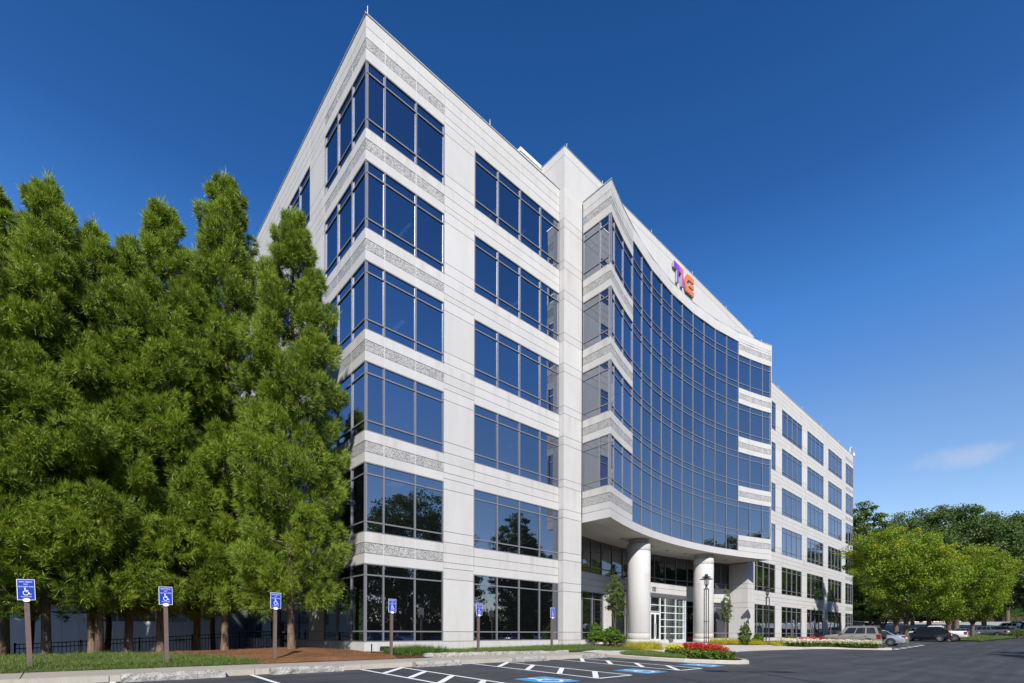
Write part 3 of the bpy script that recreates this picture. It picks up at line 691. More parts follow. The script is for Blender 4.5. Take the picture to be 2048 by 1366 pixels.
own(MB().box(PXA-.03, PXB+.03, PYP-.03, PYP+1.25, 3.93, 4.215).build('portal_lintel', 'granite_dark'))
pz = [.62, 1.14, 1.68, 2.23, 2.76, 3.32, 3.93]
window(Mpo, [PXA, 22.0, 23.6], pz, 'lobby_glass', 'frame_white', d=.05, w=.055, name='portal_window'); window(Mpo, [25.0, 25.75, 27.35, 28.55, PXB], pz, 'lobby_glass', 'frame_white', d=.05, w=.055, name='portal_window')
window(lambda s, z, d: (PXB-d, s, z), [PYP+.1, 2.6], pz, 'lobby_glass', 'frame_white', d=.04, w=.075, name='portal_window')
window(Mpo, [23.6, 25.0], [2.80, 3.32, 3.93], 'lobby_glass', 'frame_white', d=.05, w=.055, name='portal_window')
for a, b in ((23.62, 24.29), (24.31, 24.98)):
    d_ = MB()
    for p, q, z0, z1 in ((a, a+.09, .45, 2.74), (b-.09, b, .45, 2.74), (a+.09, b-.09, .45, .72), (a+.09, b-.09, 2.6, 2.74)): d_.box(p, q, PYP+.05, PYP+.11, z0, z1)
    do = own(d_.build('entrance_door', 'frame_white')); MB().box(a+.09, b-.09, PYP+.075, PYP+.085, .72, 2.6).build('pane', 'lobby_glass', do)
    hx = b-.06 if a < 24 else a+.06; MB().tube((hx, PYP+.0, .9), (hx, PYP+.0, 1.9), .016, n=6).tube((hx, PYP, 1.0), (hx, PYP+.06, 1.0), .012, n=5).tube((hx, PYP, 1.8), (hx, PYP+.06, 1.8), .012, n=5).build('door_handle', 'cap', do)
own(MB().box(PXA, PXB, PYP+.02, PYP+.14, .2, .615).build('portal_plinth', 'conc'))
# lobby: bright wall, stair
lob = own(MB().box(14, 36, 6.6, 6.8, .3, 3.9).build('lobby_wall', 'frame_white'))
own(MB().box(13.3, 36.2, 2.95, 8.4, .28, .44).build('lobby_floor', 'side'))
st = MB()
for k in range(14): st.box(26.0+k*.27, 26.34+k*.27, 4.6, 6.0, .44+k*.235, .52+k*.235)
for y in (4.55, 6.02): st.hexa([(25.9, y, .45), (29.9, y, 3.95), (29.9, y, 4.3), (25.9, y, .8), (25.9, y+.05, .45), (29.9, y+.05, 3.95), (29.9, y+.05, 4.3), (25.9, y+.05, .8)])
own(st.build('lobby_stair', 'white_metal'))
# columns
for x in (20.1, 29.4):
    c = own(MB().lathe([(.80, 0), (.80, .33)], 40, (x, .38, .42)).build('column_base', 'conc', None, True)); c.name = 'column'
    for z0, z1, r in ((.78, 1.16, .775), (1.18, 6.72, .775), (6.74, 7.19, .775), (7.2, 7.53, .66)):
        p = MB(); n = 48; p.lathe([(r-.01, z0), (r, z0+.012), (r, z1-.012), (r-.01, z1)], n, (x, .38, 0)); o = p.build('shaft_drum', 'conc', None, True); o.parent = c
    MB().lathe([(.74, .74), (.74, 7.2)], 40, (x, .38, 0)).build('shaft_core', 'joint', c)
# floors and core
def bay_slab(z0, z1):
    b = MB(); pp = [Marc(a, 0, .4)[:2] for a in L_(-11.2, 11.2, 24)]; V = [(x, y, z0) for x, y in pp]+[(pp[-1][0], 1.0, z0), (pp[0][0], 1.0, z0)]
    n = len(V); V += [(x, y, z1) for x, y, _ in V]; b.add(V, [tuple(range(n-1, -1, -1)), tuple(range(n, 2*n))]+[(i, (i+1) % n, n+(i+1) % n, n+i) for i in range(n)]); return b
for i in range(6):
    z0, z1 = HEAD[i]+.10, (SILL[i+1]-.12 if i < 5 else 25.1)
    b = MB()
    if i < 1:
        b.box(.4, 13.2, .4, YE-.4, z0, z1); b.box(13.2, 36.3, 3.2, YE-.4, z0, z1); b.box(36.3, XE-.4, .4, YE-.4, z0, z1)
    else:
        b.box(.4, XE-.4, .9, YE-.4, z0, z1); b.box(.4, 13, .4, .9, z0, z1); b.box(36.4, XE-.4, .4, .9, z0, z1)
        if i >= 2: b.add(bay_slab(z0+.003, z1-.003).V, bay_slab(z0, z1).F)
    own(b.build('floor_slab', 'slab'))
own(MB().box(.4, 13.1, .4, YE-.4, .2, .55).box(36.4, XE-.4, .4, YE-.4, .2, .55).build('ground_slab', 'core'))
own(MB().box(5, 67, 8.5, 17, .3, 25.1).build('core_wall', 'core'))
for b_ in ((12.9, 13.05, .5, 8.4, .3, 25.1), (36.5, 36.65, 1.6, 8.4, .3, 25.1)): own(MB().box(*b_).build('interior_partition', 'core'))
def clight(x, y, i, w=1.2, h=.6): own(MB().box(x-w/2, x+w/2, y-h/2, y+h/2, HEAD[i]+.055, HEAD[i]+.098).build('ceiling_light', 'lightpanel'))
for x, y, i, w, h in ((2.6, 1.9, 1, .6, 1.2), (4.9, 3.6, 1, 1.2, .6), (3.4, 4.4, 0, 1.2, .12), (9.2, 5.5, 0, 1.2, .12), (3.0, 2.2, 4, .12, 1.2), (8.5, 2.4, 5, .15, 1.2), (10.6, 2.4, 5, .15, 1.2), (10.4, 2.5, 4, .15, 1.2), (3.6, 2.4, 5, .15, 1.2), (7.2, 3.2, 2, .2, .2), (10.6, 3.0, 2, .2, .2), (15, 3.6, 3, .2, .2), (3.2, 3.0, 3, .2, .9)): clight(x, y, i, w, h)
for s in (-8.6, -7.3, -5.6, -3.4, -2.0, 1.5, 3.1): 
    c = Mrec(s, 0, 1.6); own(MB().box(c[0]-.07, c[0]+.07, c[1]-.07, c[1]+.07, 7.4, 7.44).build('ceiling_light', 'lightpanel'))
own(MB().box(13.1, 36.5, 6.5, 6.7, 5.0, 7.6).build('interior_partition', 'core'))
def bay_lights():
    for i, s, d in ((5, -3.2, 3), (5, .2, 3.4), (5, 3.5, 3.0), (4, -1.2, 3), (4, 5.2, 3), (3, -5.5, 2.6), (3, 2.2, 3), (2, 4.4, 3.2), (2, -2.6, 3)):
        c = Marc(s, 0, d); own(MB().box(c[0]-.05, c[0]+.05, c[1]-.05, c[1]+.05, HEAD[i]+.055, HEAD[i]+.099).build('ceiling_light', 'lightpanel'))
bay_lights()
own(back.build('backing_wall', 'joint')); own(seals.build('joint_sealant', 'seal'))
# the 300 panels / panes that show largest are pieces of their own
panels.sort(key=lambda p: -p[0]); rest = MB()
for k, (a, V, m) in enumerate(panels):
    if k < 298: own(MB().hexa(V).build('panel', m))
    else: rest.hexa(V, 1 if m == 'agg' else 0)
tag(own(rest.build('panel_field', ['conc', 'agg'])), kind='stuff')
panes.sort(key=lambda p: -p[0]); rest = MB(); gi = ['glass', 'dark_glass', 'lobby_glass']
for k, (a, V, w, g) in enumerate(panes):
    if k < 298:
        o = MB().hexa(V).build('pane', g, w)
    else: rest.hexa(V, gi.index(g))
tag(own(rest.build('pane_field', gi)), kind='stuff')

# roof sign of three joined letters
LOGO = tag(empty('roof_sign', (24.4, PYF-.25, 26.3)), 'purple to orange TKE letter sign on the white penthouse wall', 'sign')
def logo_mat():
    m, t, b = mat('logo_gradient'); g = t.nodes.new('ShaderNodeNewGeometry'); sp = t.nodes.new('ShaderNodeSeparateXYZ'); t.links.new(g.outputs['Position'], sp.inputs[0])
    q = M2(t, 'ADD', M2(t, 'MULTIPLY', M2(t, 'SUBTRACT', sp.outputs[0], 23.0), .42), M2(t, 'MULTIPLY', M2(t, 'SUBTRACT', sp.outputs[2], 26.3), .16))
    t.links.new(ramp(t, q, ((.12, (.13, .04, .42)), (.42, (.20, .06, .48)), (.62, (.55, .13, .33)), (.80, (.85, .17, .055)), (1, (.88, .18, .04)))), b.inputs['Base Color']); b.inputs['Roughness'].default_value = .45; return m
M['logo'] = logo_mat(); M['logoside'] = plain('logo_return', (.42, .42, .44), .5)
def logo_piece(name, poly):
    n = len(poly); y0, y1 = PYF-.19, PYF-.06
    V = [(x, y0, z) for x, z in poly]+[(x, y1, z) for x, z in poly]
    F = [tuple(range(n)), tuple(range(2*n-1, n-1, -1))]+[(i, n+i, n+(i+1) % n, (i+1) % n) for i in range(n)]
    o = mk(name, V, F, ['logo', 'logoside'], None, False, [0, 1]+[1]*n)
    o.parent = LOGO; o.matrix_parent_inverse = Matrix.Translation((-24.4, -(PYF-.25), -26.3)); return o
logo_piece('letter_t', [(22.98, 27.63), (22.98, 27.22), (23.43, 27.22), (23.43, 26.33), (23.67, 26.33), (23.67, 27.22), (24.08, 27.22), (24.08, 26.33), (24.33, 26.33), (24.33, 27.63)])
logo_piece('letter_k', [(24.36, 26.98), (24.89, 27.64), (25.90, 27.64), (25.90, 27.30), (25.13, 27.30), (24.80, 26.97), (25.06, 26.66), (25.90, 26.66), (25.90, 26.32), (24.76, 26.32)])
logo_piece('letter_e', [(25.18, 26.86), (25.90, 26.86), (25.90, 27.11), (25.18, 27.11)])
num = tag(empty('address_numerals', (23.95, PYP-.04, 4.3)), 'grey address numerals on the lintel over the entrance doors', 'numerals')
V, F = text_mesh('00', .52, 'LEFT', .02)
mk('numerals', [(x, z, y) for x, y, z in V], F, 'num', num)
num.location = (23.75, PYP-.025, 4.32)

# ------------------------------------------------------------------ vegetation
rng = np.random.default_rng(5)
def unit(v): return v/(np.linalg.norm(v, axis=-1, keepdims=True)+1e-9)
def blades(C, A, n, L, W, spread, scat, droop=0.0, r=rng):
    """n needle blades at every clump centre C with axis A"""
    k = len(C); c = np.repeat(C, n, 0); a = np.repeat(A, n, 0); Ls = np.repeat(L, n)*r.uniform(.6, 1.15, k*n)
    d = unit(a+r.normal(0, spread, (k*n, 3))); d[:, 2] -= droop*r.uniform(0, 1, k*n); d = unit(d)
    b = c+d*(Ls*r.uniform(0, .5, k*n))[:, None]+r.normal(0, scat, (k*n, 3))*np.repeat(L, n)[:, None]
    s = unit(np.cross(d, r.normal(0, 1, (k*n, 3))))*(W*r.uniform(.7, 1.3, k*n))[:, None]
    V = np.stack([b-s, b+s, b+d*Ls[:, None]], 1).reshape(-1, 3); F = np.arange(k*n*3).reshape(-1, 3); return V, F
def cedar(seed, H, R, z0=1.5, name='cedar_tree'):
    r = np.random.default_rng(seed); root = empty(name); wood = MB()
    pts = [(0, 0, -.3)]+[(r.normal(0, .03), r.normal(0, .03), z) for z in np.linspace(.6, H*.96, 12)]
    rad = lambda z: .02+.108*max(0, 1-z/H)**.85+(.05 if z < .3 else 0)
    for p, q in zip(pts[:-1], pts[1:]): wood.tube(p, q, rad(p[2]), rad(q[2]), 9, cap=False)
    C = []; A = []; L = []; TT = []
    nb = int(H*8.0); hs = z0+(H-.5-z0)*(np.linspace(0, 1, nb)**.9); ph = r.uniform(0, 6.28)
    def plume(c, out, up, rp, n, t0, t):
        ax = unit(out*(1-up)+np.array([0, 0, up])); tn = np.cross(ax, [0, 0, 1]); tn = tn/(np.linalg.norm(tn)+1e-6); bt = np.cross(tn, ax)
        for j in range(n):
            u = r.normal(0, 1, 3); u = u/np.linalg.norm(u); u *= r.uniform(.55, 1)**.5
            p = c+(ax*(u[0]*1.12+.15)+tn*u[1]*.82+bt*u[2]*.70)*rp
            a = unit(ax*.55+(p-c)/rp*1.0+np.array([0, 0, .28])+r.normal(0, .12, 3)); C.append(p); A.append(a); L.append(r.uniform(.12, .20)*(.95+.25*(1-t))); TT.append(np.clip(t0+r.normal(0, .13), 0, 1))
    for i, h in enumerate(hs):
        t = (h-z0)/(H-z0); dz = H-h; rr = min(R*r.uniform(.9, 1.05), .43*dz**.75)*r.uniform(.70, 1.12)
        ph += 2.399+r.normal(0, .3)
        el = R_(2+42*t)+r.normal(0, .12); dirh = np.array([math.cos(ph), math.sin(ph), 0])
        def bp(q): return np.array([0, 0, h])+dirh*rr*q+np.array([0, 0, rr*(math.tan(el)*q*.55+.16*q*q)])
        wood.tube(bp(.02), bp(.5), .034*(1-t)+.010, .02*(1-t)+.007, 5, cap=False); wood.tube(bp(.5), bp(.95), .02*(1-t)+.007, .006, 4, cap=False)
        rp = (.29+.27*(1-t))*r.uniform(.72, 1.3)*min(1, .42+dz*.14); t0 = r.uniform(.1, .9); side = np.array([-dirh[1], dirh[0], 0])
        plume(bp(1.0)-dirh*rp*.55, dirh, .40+.22*t, rp, 42, t0, t)
        if rr > .9:
            s_ = r.choice([-1, 1]); plume(bp(.72)+side*s_*rr*.22+np.array([0, 0, r.uniform(-.1, .15)]), unit(dirh+side*s_*.7), .35+.2*t, rp*.74, 22, t0*.8, t)
        if rr > .8: plume(bp(.30)+side*r.normal(0, .22), dirh, .25, rp*.85, 9, t0*.35, t)  # older inner foliage, tinted darker to deepen the shaded crown core
    for k in range(9): C.append((r.normal(0, .06), r.normal(0, .06), H-1.0+.12*k)); A.append((r.normal(0, .2), r.normal(0, .2), 1)); L.append(.30); TT.append(.6)
    C, A, L, TT = map(np.array, (C, A, L, TT)); nbl = 32
    V, F = blades(C, A, nbl, L, .0088, .36, .15, .05, r)
    V2, F2 = blades(C+np.array([0, 0, -.07]), unit(A*np.array([1, 1, .2])+np.array([0, 0, -.45])), 6, L*.9, .0115, .45, .25, .3, r)
    tint = np.concatenate([np.clip(np.repeat(TT, nbl)*.62+r.uniform(.0, .42, len(F)), 0, .92), np.clip(np.repeat(TT, 6)*.3+r.uniform(.0, .35, len(F2)), 0, .9)])
    tint[r.uniform(0, 1, len(tint)) > .988] = 1.0
    low = C[:, 2] < z0+3.2
    yl = np.repeat(low & (r.uniform(0, 1, len(C)) > .90), nbl); tint[:len(F)][yl] = r.uniform(.88, .98, yl.sum())
    wood.build('trunk', 'bark', root, True)
    npmesh('crown', np.vstack([V, V2]), np.vstack([F, F2+len(V)]), 'needle', root, tint)
    return root, len(F)+len(F2)
def px(x, d): p = CAM+FW*d+RT*(x-1024)/FPX*d; return p
TG = 'tall cedars along the left side of the building'
specs = [(-22, 14.8, 365, 2.35, 1), (92, 15.6, 352, 2.2, 2), (186, 16.4, 445, 1.75, 3), (258, 17.4, 480, 1.7, 4), (322, 17.9, 398, 2.0, 5), (392, 19.6, 500, 1.9, 6), (450, 19.2, 346, 2.25, 7), (584, 18.4, 414, 1.80, 8)]
clab = ['tall bushy cedar behind the first parking sign on the lawn', 'tall cedar with pointed top between the first two parking signs', 'shorter cedar with a twin trunk beside the white trailer panel', 'narrow cedar in front of the red circle on the trailer', 'slender pointed cedar behind the second parking sign', 'short cedar standing behind the two trunks by the fence end', 'tallest cedar with a thin spire top over the straw bed', 'cedar standing on the straw mound against the building corner']
protos = {}
for (x, d, ty, R, sdd), lb in zip(specs, clab):
    p = px(x, d); zb = Zb(p[0], p[1])-.02; H = CAM[2]+(1265.9-ty)*d/FPX-zb-.15
    src = {3: 2, 4: 5, 6: 7}.get(sdd)
    if src: t = copy_tree(protos[src][0]) if src in protos else None
    if not src or t is None: t, n = cedar(sdd, H, R); protos[sdd] = (t, H); k = 1
    else: k = H/protos[src][1]
    t.location = (p[0], p[1], zb); t.scale = (k, k, k); t.rotation_euler = (0, 0, sdd*1.7 if src else 0); tag(t, lb, 'tree', TG)
    if sdd in (3, 1): MB().tube((.32, .05, -.3), (.30, .03, 3.2), .14, .10, 9).build('trunk', 'bark', t, True)
hi_, _n = cedar(21, 16.2, 2.3, 4.4); protos[21] = (hi_, 16.2)
ex = [(-13.4, 9.5, 21, .95), (-11.8, 13.5, 21, 1.0), (-17.5, 11.5, 21, .92), (-21, 8.0, 1, 1.0), (-14.2, 3.6, 8, .97), (-18.2, 3.0, 5, .95), (-31, 3.5, 2, .9), (-24.5, 4, 7, .9), (-28, 10, 2, 1.0), (-9.9, 8.4, 21, .95), (-15.6, 14, 21, 1.0), (-13.0, 17.5, 21, 1.05), (-7.4, 11.6, 21, 1.02), (-3.6, 8.6, 21, .9), (-19.2, 14.6, 21, 1.0), (-21.5, 18, 21, 1.05)]  # the later high-crowned cedars are added to shade the trailer
for i, (x, y, sdd, k) in enumerate(ex):
    t = hi_ if (sdd == 21 and i == 0) else copy_tree(protos[sdd][0]); t.location = (x, y, Zb(x, y)-.1); t.scale = (k, k, k); t.rotation_euler = (0, 0, 1.1+i*2.3)
    tag(t, ['cedar in the shade between the fence and the first cedars', 'cedar in the shade in front of the trailer lettering', 'dark cedar rising behind the fence end', 'cedar of the row beyond the first parking sign', 'cedar next along the lawn past the first parking sign', 'cedar at the far lawn edge past the first parking sign', 'farthest cedar along the lawn edge', 'outermost cedar along the lawn', 'cedar behind the outermost lawn cedar', 'cedar added behind the twin trunk to shade the trailer', 'cedar added close to the trailer front to shade it', 'cedar added to shade the far end of the trailer', 'cedar added to shade the trailer beside its lettering', 'cedar added by the left facade to shade the trailer', 'cedar added to shade the hitch end of the trailer', 'tall cedar added behind the hitch end to shade the trailer'][i], 'tree', TG)
def crown_cloud(r, R, H0, H1, nclump, nleaf, lsz, clr=.75, flat=1.0, lobes=9):
    """deciduous crown: leaves in clumps over a lumpy ellipsoid between heights H0..H1"""
    hz = (H1-H0)/2; cz = (H1+H0)/2
    lc = unit(r.normal(0, 1, (lobes, 3))); ls = r.uniform(.75, 1.12, lobes)
    d = unit(r.normal(0, 1, (nclump, 3))); rad = r.uniform(.25, 1, nclump)**.42
    m = np.max(np.clip(d@lc.T, 0, 1)**3*ls, 1); rad = rad*(.60+.46*m)
    C = d*rad[:, None]*np.array([R, R, hz]); C[:, 2] += cz
    k = nclump*nleaf; c = np.repeat(C, nleaf, 0); off = unit(r.normal(0, 1, (k, 3)))*(r.uniform(0, 1, k)**.5*clr)[:, None]*np.repeat(r.uniform(.55, 1.15, nclump), nleaf)[:, None]; off[:, 2] *= .62*flat
    P = c+off; n = unit(r.normal(0, 1, (k, 3))+np.array([0, 0, .9])); a = unit(np.cross(n, r.normal(0, 1, (k, 3)))); b = np.cross(n, a)
    s = (lsz*r.uniform(.6, 1.2, k))[:, None]
    V = np.stack([P-a*s, P+b*s*.6, P+a*s, P-b*s*.6], 1).reshape(-1, 3); F = np.arange(k*4).reshape(-1, 4)
    ct = np.repeat(r.uniform(0, 1, nclump), nleaf); tint = np.clip(ct*.45+r.uniform(0, .55, k), 0, .93)
    return V, F, tint, C
def leafy(name, seed, R, H0, H1, m, nclump=330, nleaf=90, lsz=.10, clr=.8, trunk=.22, barkm='bark2', flat=1.0, forks=5, yellow=0, taper=0):
    r = np.random.default_rng(seed); root = empty(name); V, F, tint, C = crown_cloud(r, R, H0, H1, nclump, nleaf, lsz, clr, flat)
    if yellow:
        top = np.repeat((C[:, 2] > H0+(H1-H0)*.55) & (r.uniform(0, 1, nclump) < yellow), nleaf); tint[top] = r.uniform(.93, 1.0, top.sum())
    w = MB(); hb = H0+.12*(H1-H0)
    w.tube((0, 0, -.4), (0, 0, hb*.55), trunk*1.2, trunk, 9, cap=False)
    for k in range(forks):
        a = 6.283*k/forks+r.uniform(-.4, .4); q = np.array([0, 0, hb*.5]); e = np.array([math.cos(a)*R*.35, math.sin(a)*R*.35, hb+(H1-H0)*.25]); f = np.array([math.cos(a)*R*.6, math.sin(a)*R*.6, hb+(H1-H0)*.5])
        w.tube(q, e, trunk*.62, trunk*.4, 7, cap=False); w.tube(e, f, trunk*.4, trunk*.12, 6, cap=False)
    for i in r.choice(nclump, min(nclump, 60), replace=False):
        q = C[i]*np.array([.45, .45, 1]); q[2] = max(hb*.7, q[2]-1.2*R*.3); w.tube(q, C[i], trunk*.16, trunk*.05, 4, cap=False)
    w.build('trunk', barkm, root, True); 
    if taper:
        f = np.clip(1.25-taper*(V[:, 2]-H0)/(H1-H0), .18, 1.2); V = V.copy(); V[:, :2] *= f[:, None]
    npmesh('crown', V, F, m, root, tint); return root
def recol(o, m):
    for ch in o.children:
        if ch.name.startswith('crown'): ch.material_slots[0].link = 'OBJECT'; ch.material_slots[0].material = M[m]
# bright trees in the parking islands at the right
br = 'bright green trees in the parking islands'
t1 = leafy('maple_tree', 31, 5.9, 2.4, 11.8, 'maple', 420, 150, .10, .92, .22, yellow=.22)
def onY(x, Y): # point on the ray through column x where Y is given
    d = FW+RT*(x-1024)/FPX; k = (Y-CAM[1])/d[1]; return CAM+d*k
def put(t, x, Y, lab, cat='tree', group=None, s=1, rz=0, zo=0):
    p = onY(x, Y); t.location = (p[0], p[1], G(p[0], p[1])+zo); t.scale = (s, s, s) if not isinstance(s, tuple) else s; t.rotation_euler = (0, 0, rz); return tag(t, lab, cat, group)
put(t1, 1812, -8.4, 'large bright green tree shading the far end of the building', group=br, zo=.1, s=(.97, .97, 1.10))
t2 = copy_tree(t1); put(t2, 1897, -10.0, 'bright green tree behind the black parked car', group=br, s=(1.0, 1.0, 1.08), rz=2.1)
t3 = copy_tree(t1); put(t3, 1945, -10.6, 'broad bright green tree on the grass island by the pickup', group=br, s=(1.08, 1.08, 1.14), rz=4.0)
d1 = leafy('oak_tree', 41, 8.5, 2.2, 21.0, 'darkleaf', 300, 190, .17, 1.45, .35)
d2 = leafy('oak_tree', 42, 7.0, 2.0, 22.5, 'midleaf', 290, 190, .16, 1.3, .32)
pn = leafy('pine_tree', 43, 5.2, 1.0, 19.5, 'midleaf', 520, 100, .15, .9, .28, flat=.7)
dg = 'dark trees beyond the parking lot'
def putT(t, x, d, ytop, H, lab, group, rz=0):
    p = CAM+FW*d+RT*(x-1024)/FPX*d; zg = G(p[0], p[1])-.3; k = (CAM[2]+(1265.9-ytop)*d/FPX-zg)/H
    t.location = (p[0], p[1], zg); t.scale = (k, k, k); t.rotation_euler = (0, 0, rz); return tag(t, lab, 'tree', group)
dk = [('feathery grey green pine behind the far building corner', pn, 1722, 92, 1002, .0), ('dark spreading oak above the bright tree', d1, 1792, 98, 1030, .0), ('tall dark green oak with ragged crown behind the bright trees', d2, 1858, 102, 990, .8), ('dark oak rising behind the grass island', d1, 1912, 96, 990, 2.0), ('dense dark oak over the road hedge', d2, 1968, 101, 1004, 3.4), ('dark oak leaning out past the lot entrance', d1, 2060, 97, 1005, 4.2), ('shaded oak deep behind the pines', d1, 1752, 116, 1045, 1.0), ('mid green oak filling the gap beside the far corner', d2, 1825, 124, 1030, 5.0), ('far dark oak on the rise over the road', d2, 2015, 120, 1018, 2.6), ('low dark oak over the blue grey shed', d1, 1765, 88, 1110, 3.1), ('low dark oak beside the hedge', d1, 1930, 130, 1080, .3), ('oak closing the view behind the far white cars', d2, 2040, 150, 1060, 1.9)]
used_ = set()
for lb, src, x, d, yt, rz in dk:
    o = copy_tree(src) if src.name in used_ else src; used_.add(src.name)
    putT(o, x, d, yt, {d1.name: 21.0, d2.name: 22.5, pn.name: 19.5}[src.name], lb, dg, rz)
# trees across the lot behind the viewpoint (they show in the window reflections)
bgp = [(-46, -44), (-34, -40), (-23, -46), (-12, -41), (-3, -45), (7, -40), (17, -46), (26, -42), (37, -47), (47, -41), (58, -45), (70, -42), (84, -46), (97, -38), (112, -30), (126, -24), (-58, -30), (-62, -12), (-58, 34), (-46, 42), (-35, 46), (-24, 52), (-13, 55), (-2, 60), (9, 64), (-66, 12)]
names_ = ['hedgerow oak', 'spreading oak', 'ragged oak', 'dense oak', 'tall oak', 'round oak']
for i, (x, y) in enumerate(bgp):
    o = copy_tree((d1, d2, d1, d2, pn)[i % 5]); s = (.86+.22*((i*37) % 5)/4)*(1.08 if i % 5 == 4 else 1)
    o.location = (x, y, G(x, y)); o.scale = (s, s, s); o.rotation_euler = (0, 0, i*1.3)
    if y > 0 or i == 25: tag(o, 'dark tree standing far behind the white trailer and the cedars', 'tree', 'dark trees far behind the trailer')
    else: tag(o, 'dark green tree across the parking lot mirrored in the windows', 'tree', 'trees across the parking lot mirrored in the glass')
# slim young maples at the entrance
m1 = leafy('young_maple', 51, .70, 1.45, 4.75, 'midleaf', 150, 44, .05, .24, .045, forks=3, taper=.95)
sap = 'young maples planted at the entrance'
p = onY(1230, -1.4); m1.location = (p[0], p[1], Zp(p[0], p[1])); tag(m1, 'young maple with dense crown beside the first column', 'tree', sap)
m2 = leafy('young_maple', 52, .62, 1.25, 4.6, 'midleaf', 95, 40, .05, .22, .04, forks=3, taper=.95)
p = onY(1452, -1.2); m2.location = (p[0], p[1], Zp(p[0], p[1])); tag(m2, 'thin young maple in front of the window beside the second column', 'tree', sap)
# shrubs
def shrub(name, seed, R, H, m, lab, loc, nclump=70, nleaf=70, lsz=.045, group=None, cone=False, clr=.17):
    r = np.random.default_rng(seed); root = empty(name); V, F, tint, C = crown_cloud(r, R, .05, H, nclump, nleaf, lsz, clr)
    if cone:
        f = np.clip(1.15-.8*V[:, 2]/H, .15, 1.1); V[:, :2] *= f[:, None]
    w = MB()
    for i in range(0, nclump, 5): w.tube((r.normal(0, .04), r.normal(0, .04), -.1), C[i]*np.array([.8, .8, .9]), .012, .006, 4, cap=False)
    w.build('stem', 'bark2', root); npmesh('foliage', V, F, m, root, tint); root.location = loc; return tag(root, lab, 'shrub', group)
def zp(x, y, e=0): return (x, y, Zp(x, y)+e)
p = onY(1193, -1.7); shrub('evergreen_shrub', 61, .62, 1.45, 'hedge', 'upright pointed green shrub by the tall pier', zp(p[0], p[1]), 90, 80, cone=True)
p = onY(1222, -2.1); shrub('round_shrub', 62, .74, 1.08, 'hedge', 'round bright green shrub below the young maple', zp(p[0], p[1]), 110, 80)
p = onY(1490, -1.9); shrub('evergreen_shrub', 63, .70, 1.75, 'midleaf', 'dark pointed shrub in front of the right pier', zp(p[0], p[1]), 100, 80, cone=True)
p = onY(1490, -2.6); shrub('round_shrub', 64, .5, .75, 'hedge', 'small light green shrub in front of the dark pointed shrub', zp(p[0], p[1]), 60, 70)
p = onY(1518, -2.6); shrub('round_shrub', 65, .5, .85, 'hedge', 'small yellow green shrub beside the lower lamp post', zp(p[0], p[1]), 60, 70)
p = onY(1580, -3.2); shrub('round_shrub', 66, .6, .75, 'hedge', 'low green shrub under the first sign of the far wing', zp(p[0], p[1]), 60, 70)
def tufts(name, pts, n, L, W, m, spread=.45, kind='stuff', lab=None, cat=None, axis=(0, 0, 1), scat=.18, droop=.25, seed=1, parent=None):
    r = np.random.default_rng(seed); C = np.array(pts, float); A = np.tile(np.array(axis, float), (len(C), 1)); A = unit(A+r.normal(0, .15, A.shape))
    V, F = blades(C, A, n, np.full(len(C), L)*r.uniform(.7, 1.2, len(C)), W, spread, scat, droop, r)
    tint = np.clip(np.repeat(r.uniform(0, .5, len(C)), n)+r.uniform(0, .45, len(F)), 0, .97)
    o = npmesh(name, V, F, m, parent, tint); return tag(o, lab, cat, kind=kind)
def inpoly(x, y, poly):
    c = False; j = len(poly)-1
    for i in range(len(poly)):
        xi, yi = poly[i]; xj, yj = poly[j]
        if (yi > y) != (yj > y) and x < (xj-xi)*(y-yi)/(yj-yi)+xi: c = not c
        j = i
    return c
def scatter(poly, n, seed, zf=Zp, e=.02):
    r = random.Random(seed); xs = [p[0] for p in poly]; ys = [p[1] for p in poly]; out = []; k = 0
    while len(out) < n and k < n*60:
        k += 1; x, y = r.uniform(min(xs), max(xs)), r.uniform(min(ys), max(ys))
        if inpoly(x, y, poly): out.append((x, y, zf(x, y)+e))
    return out
# lawn blades
pts = []
rr = random.Random(3)
while len(pts) < 17000:
    x = -14.5+rr.random()**.8*10.4; y = rr.uniform(-2.66, 3.0)
    if x < lawn_edge(y)+rr.gauss(0, .08): pts.append((x, y, Zb(x, y)-.01))
tufts('lawn', pts, 6, .085, .0048, 'grass', .55, lab='short green lawn between the pavement and the cedars', cat='grass', scat=.35, seed=2)
pts = [(x, y, Zs(x, y)-.01) for x, y in ((rr.uniform(1.7, 12.9), rr.uniform(-2.42, -.15)) for _ in range(6500)) if not (x < 2.6 and y > -1.2)]
tufts('grass_strip', pts, 6, .075, .0045, 'grass', .55, lab='narrow green grass strip behind the granite edging', cat='grass', scat=.4, seed=3)
tufts('island_grass', scatter(isl_grass, 5200, 4), 6, .08, .005, 'grass', .55, lab='green lawn on the planted island', cat='grass', scat=.4, seed=4)
lf = [(11.6, -2.55), (12.0, -3.1), (14.4, -3.45), (13.4, -2.6), (12.4, -1.9)]
tufts('entrance_grass', scatter(lf, 1500, 5), 6, .08, .005, 'grass', .55, lab='short grass in front of the shrubs by the pier', cat='grass', scat=.4, seed=5)
# liriope clump by the corner
pts = [(x, y, Zb(x, y)) for x, y in ((rr.gauss(1.35, .62), rr.gauss(-1.65, .36)) for _ in range(230)) if .1 < x < 2.9 and -2.45 < y < -.6]
o = tufts('liriope_clump', pts, 60, .27, .006, 'liriope', .7, None, 'spreading clump of dark green strappy grass by the building corner', 'plant', scat=.14, droop=.5, seed=6)
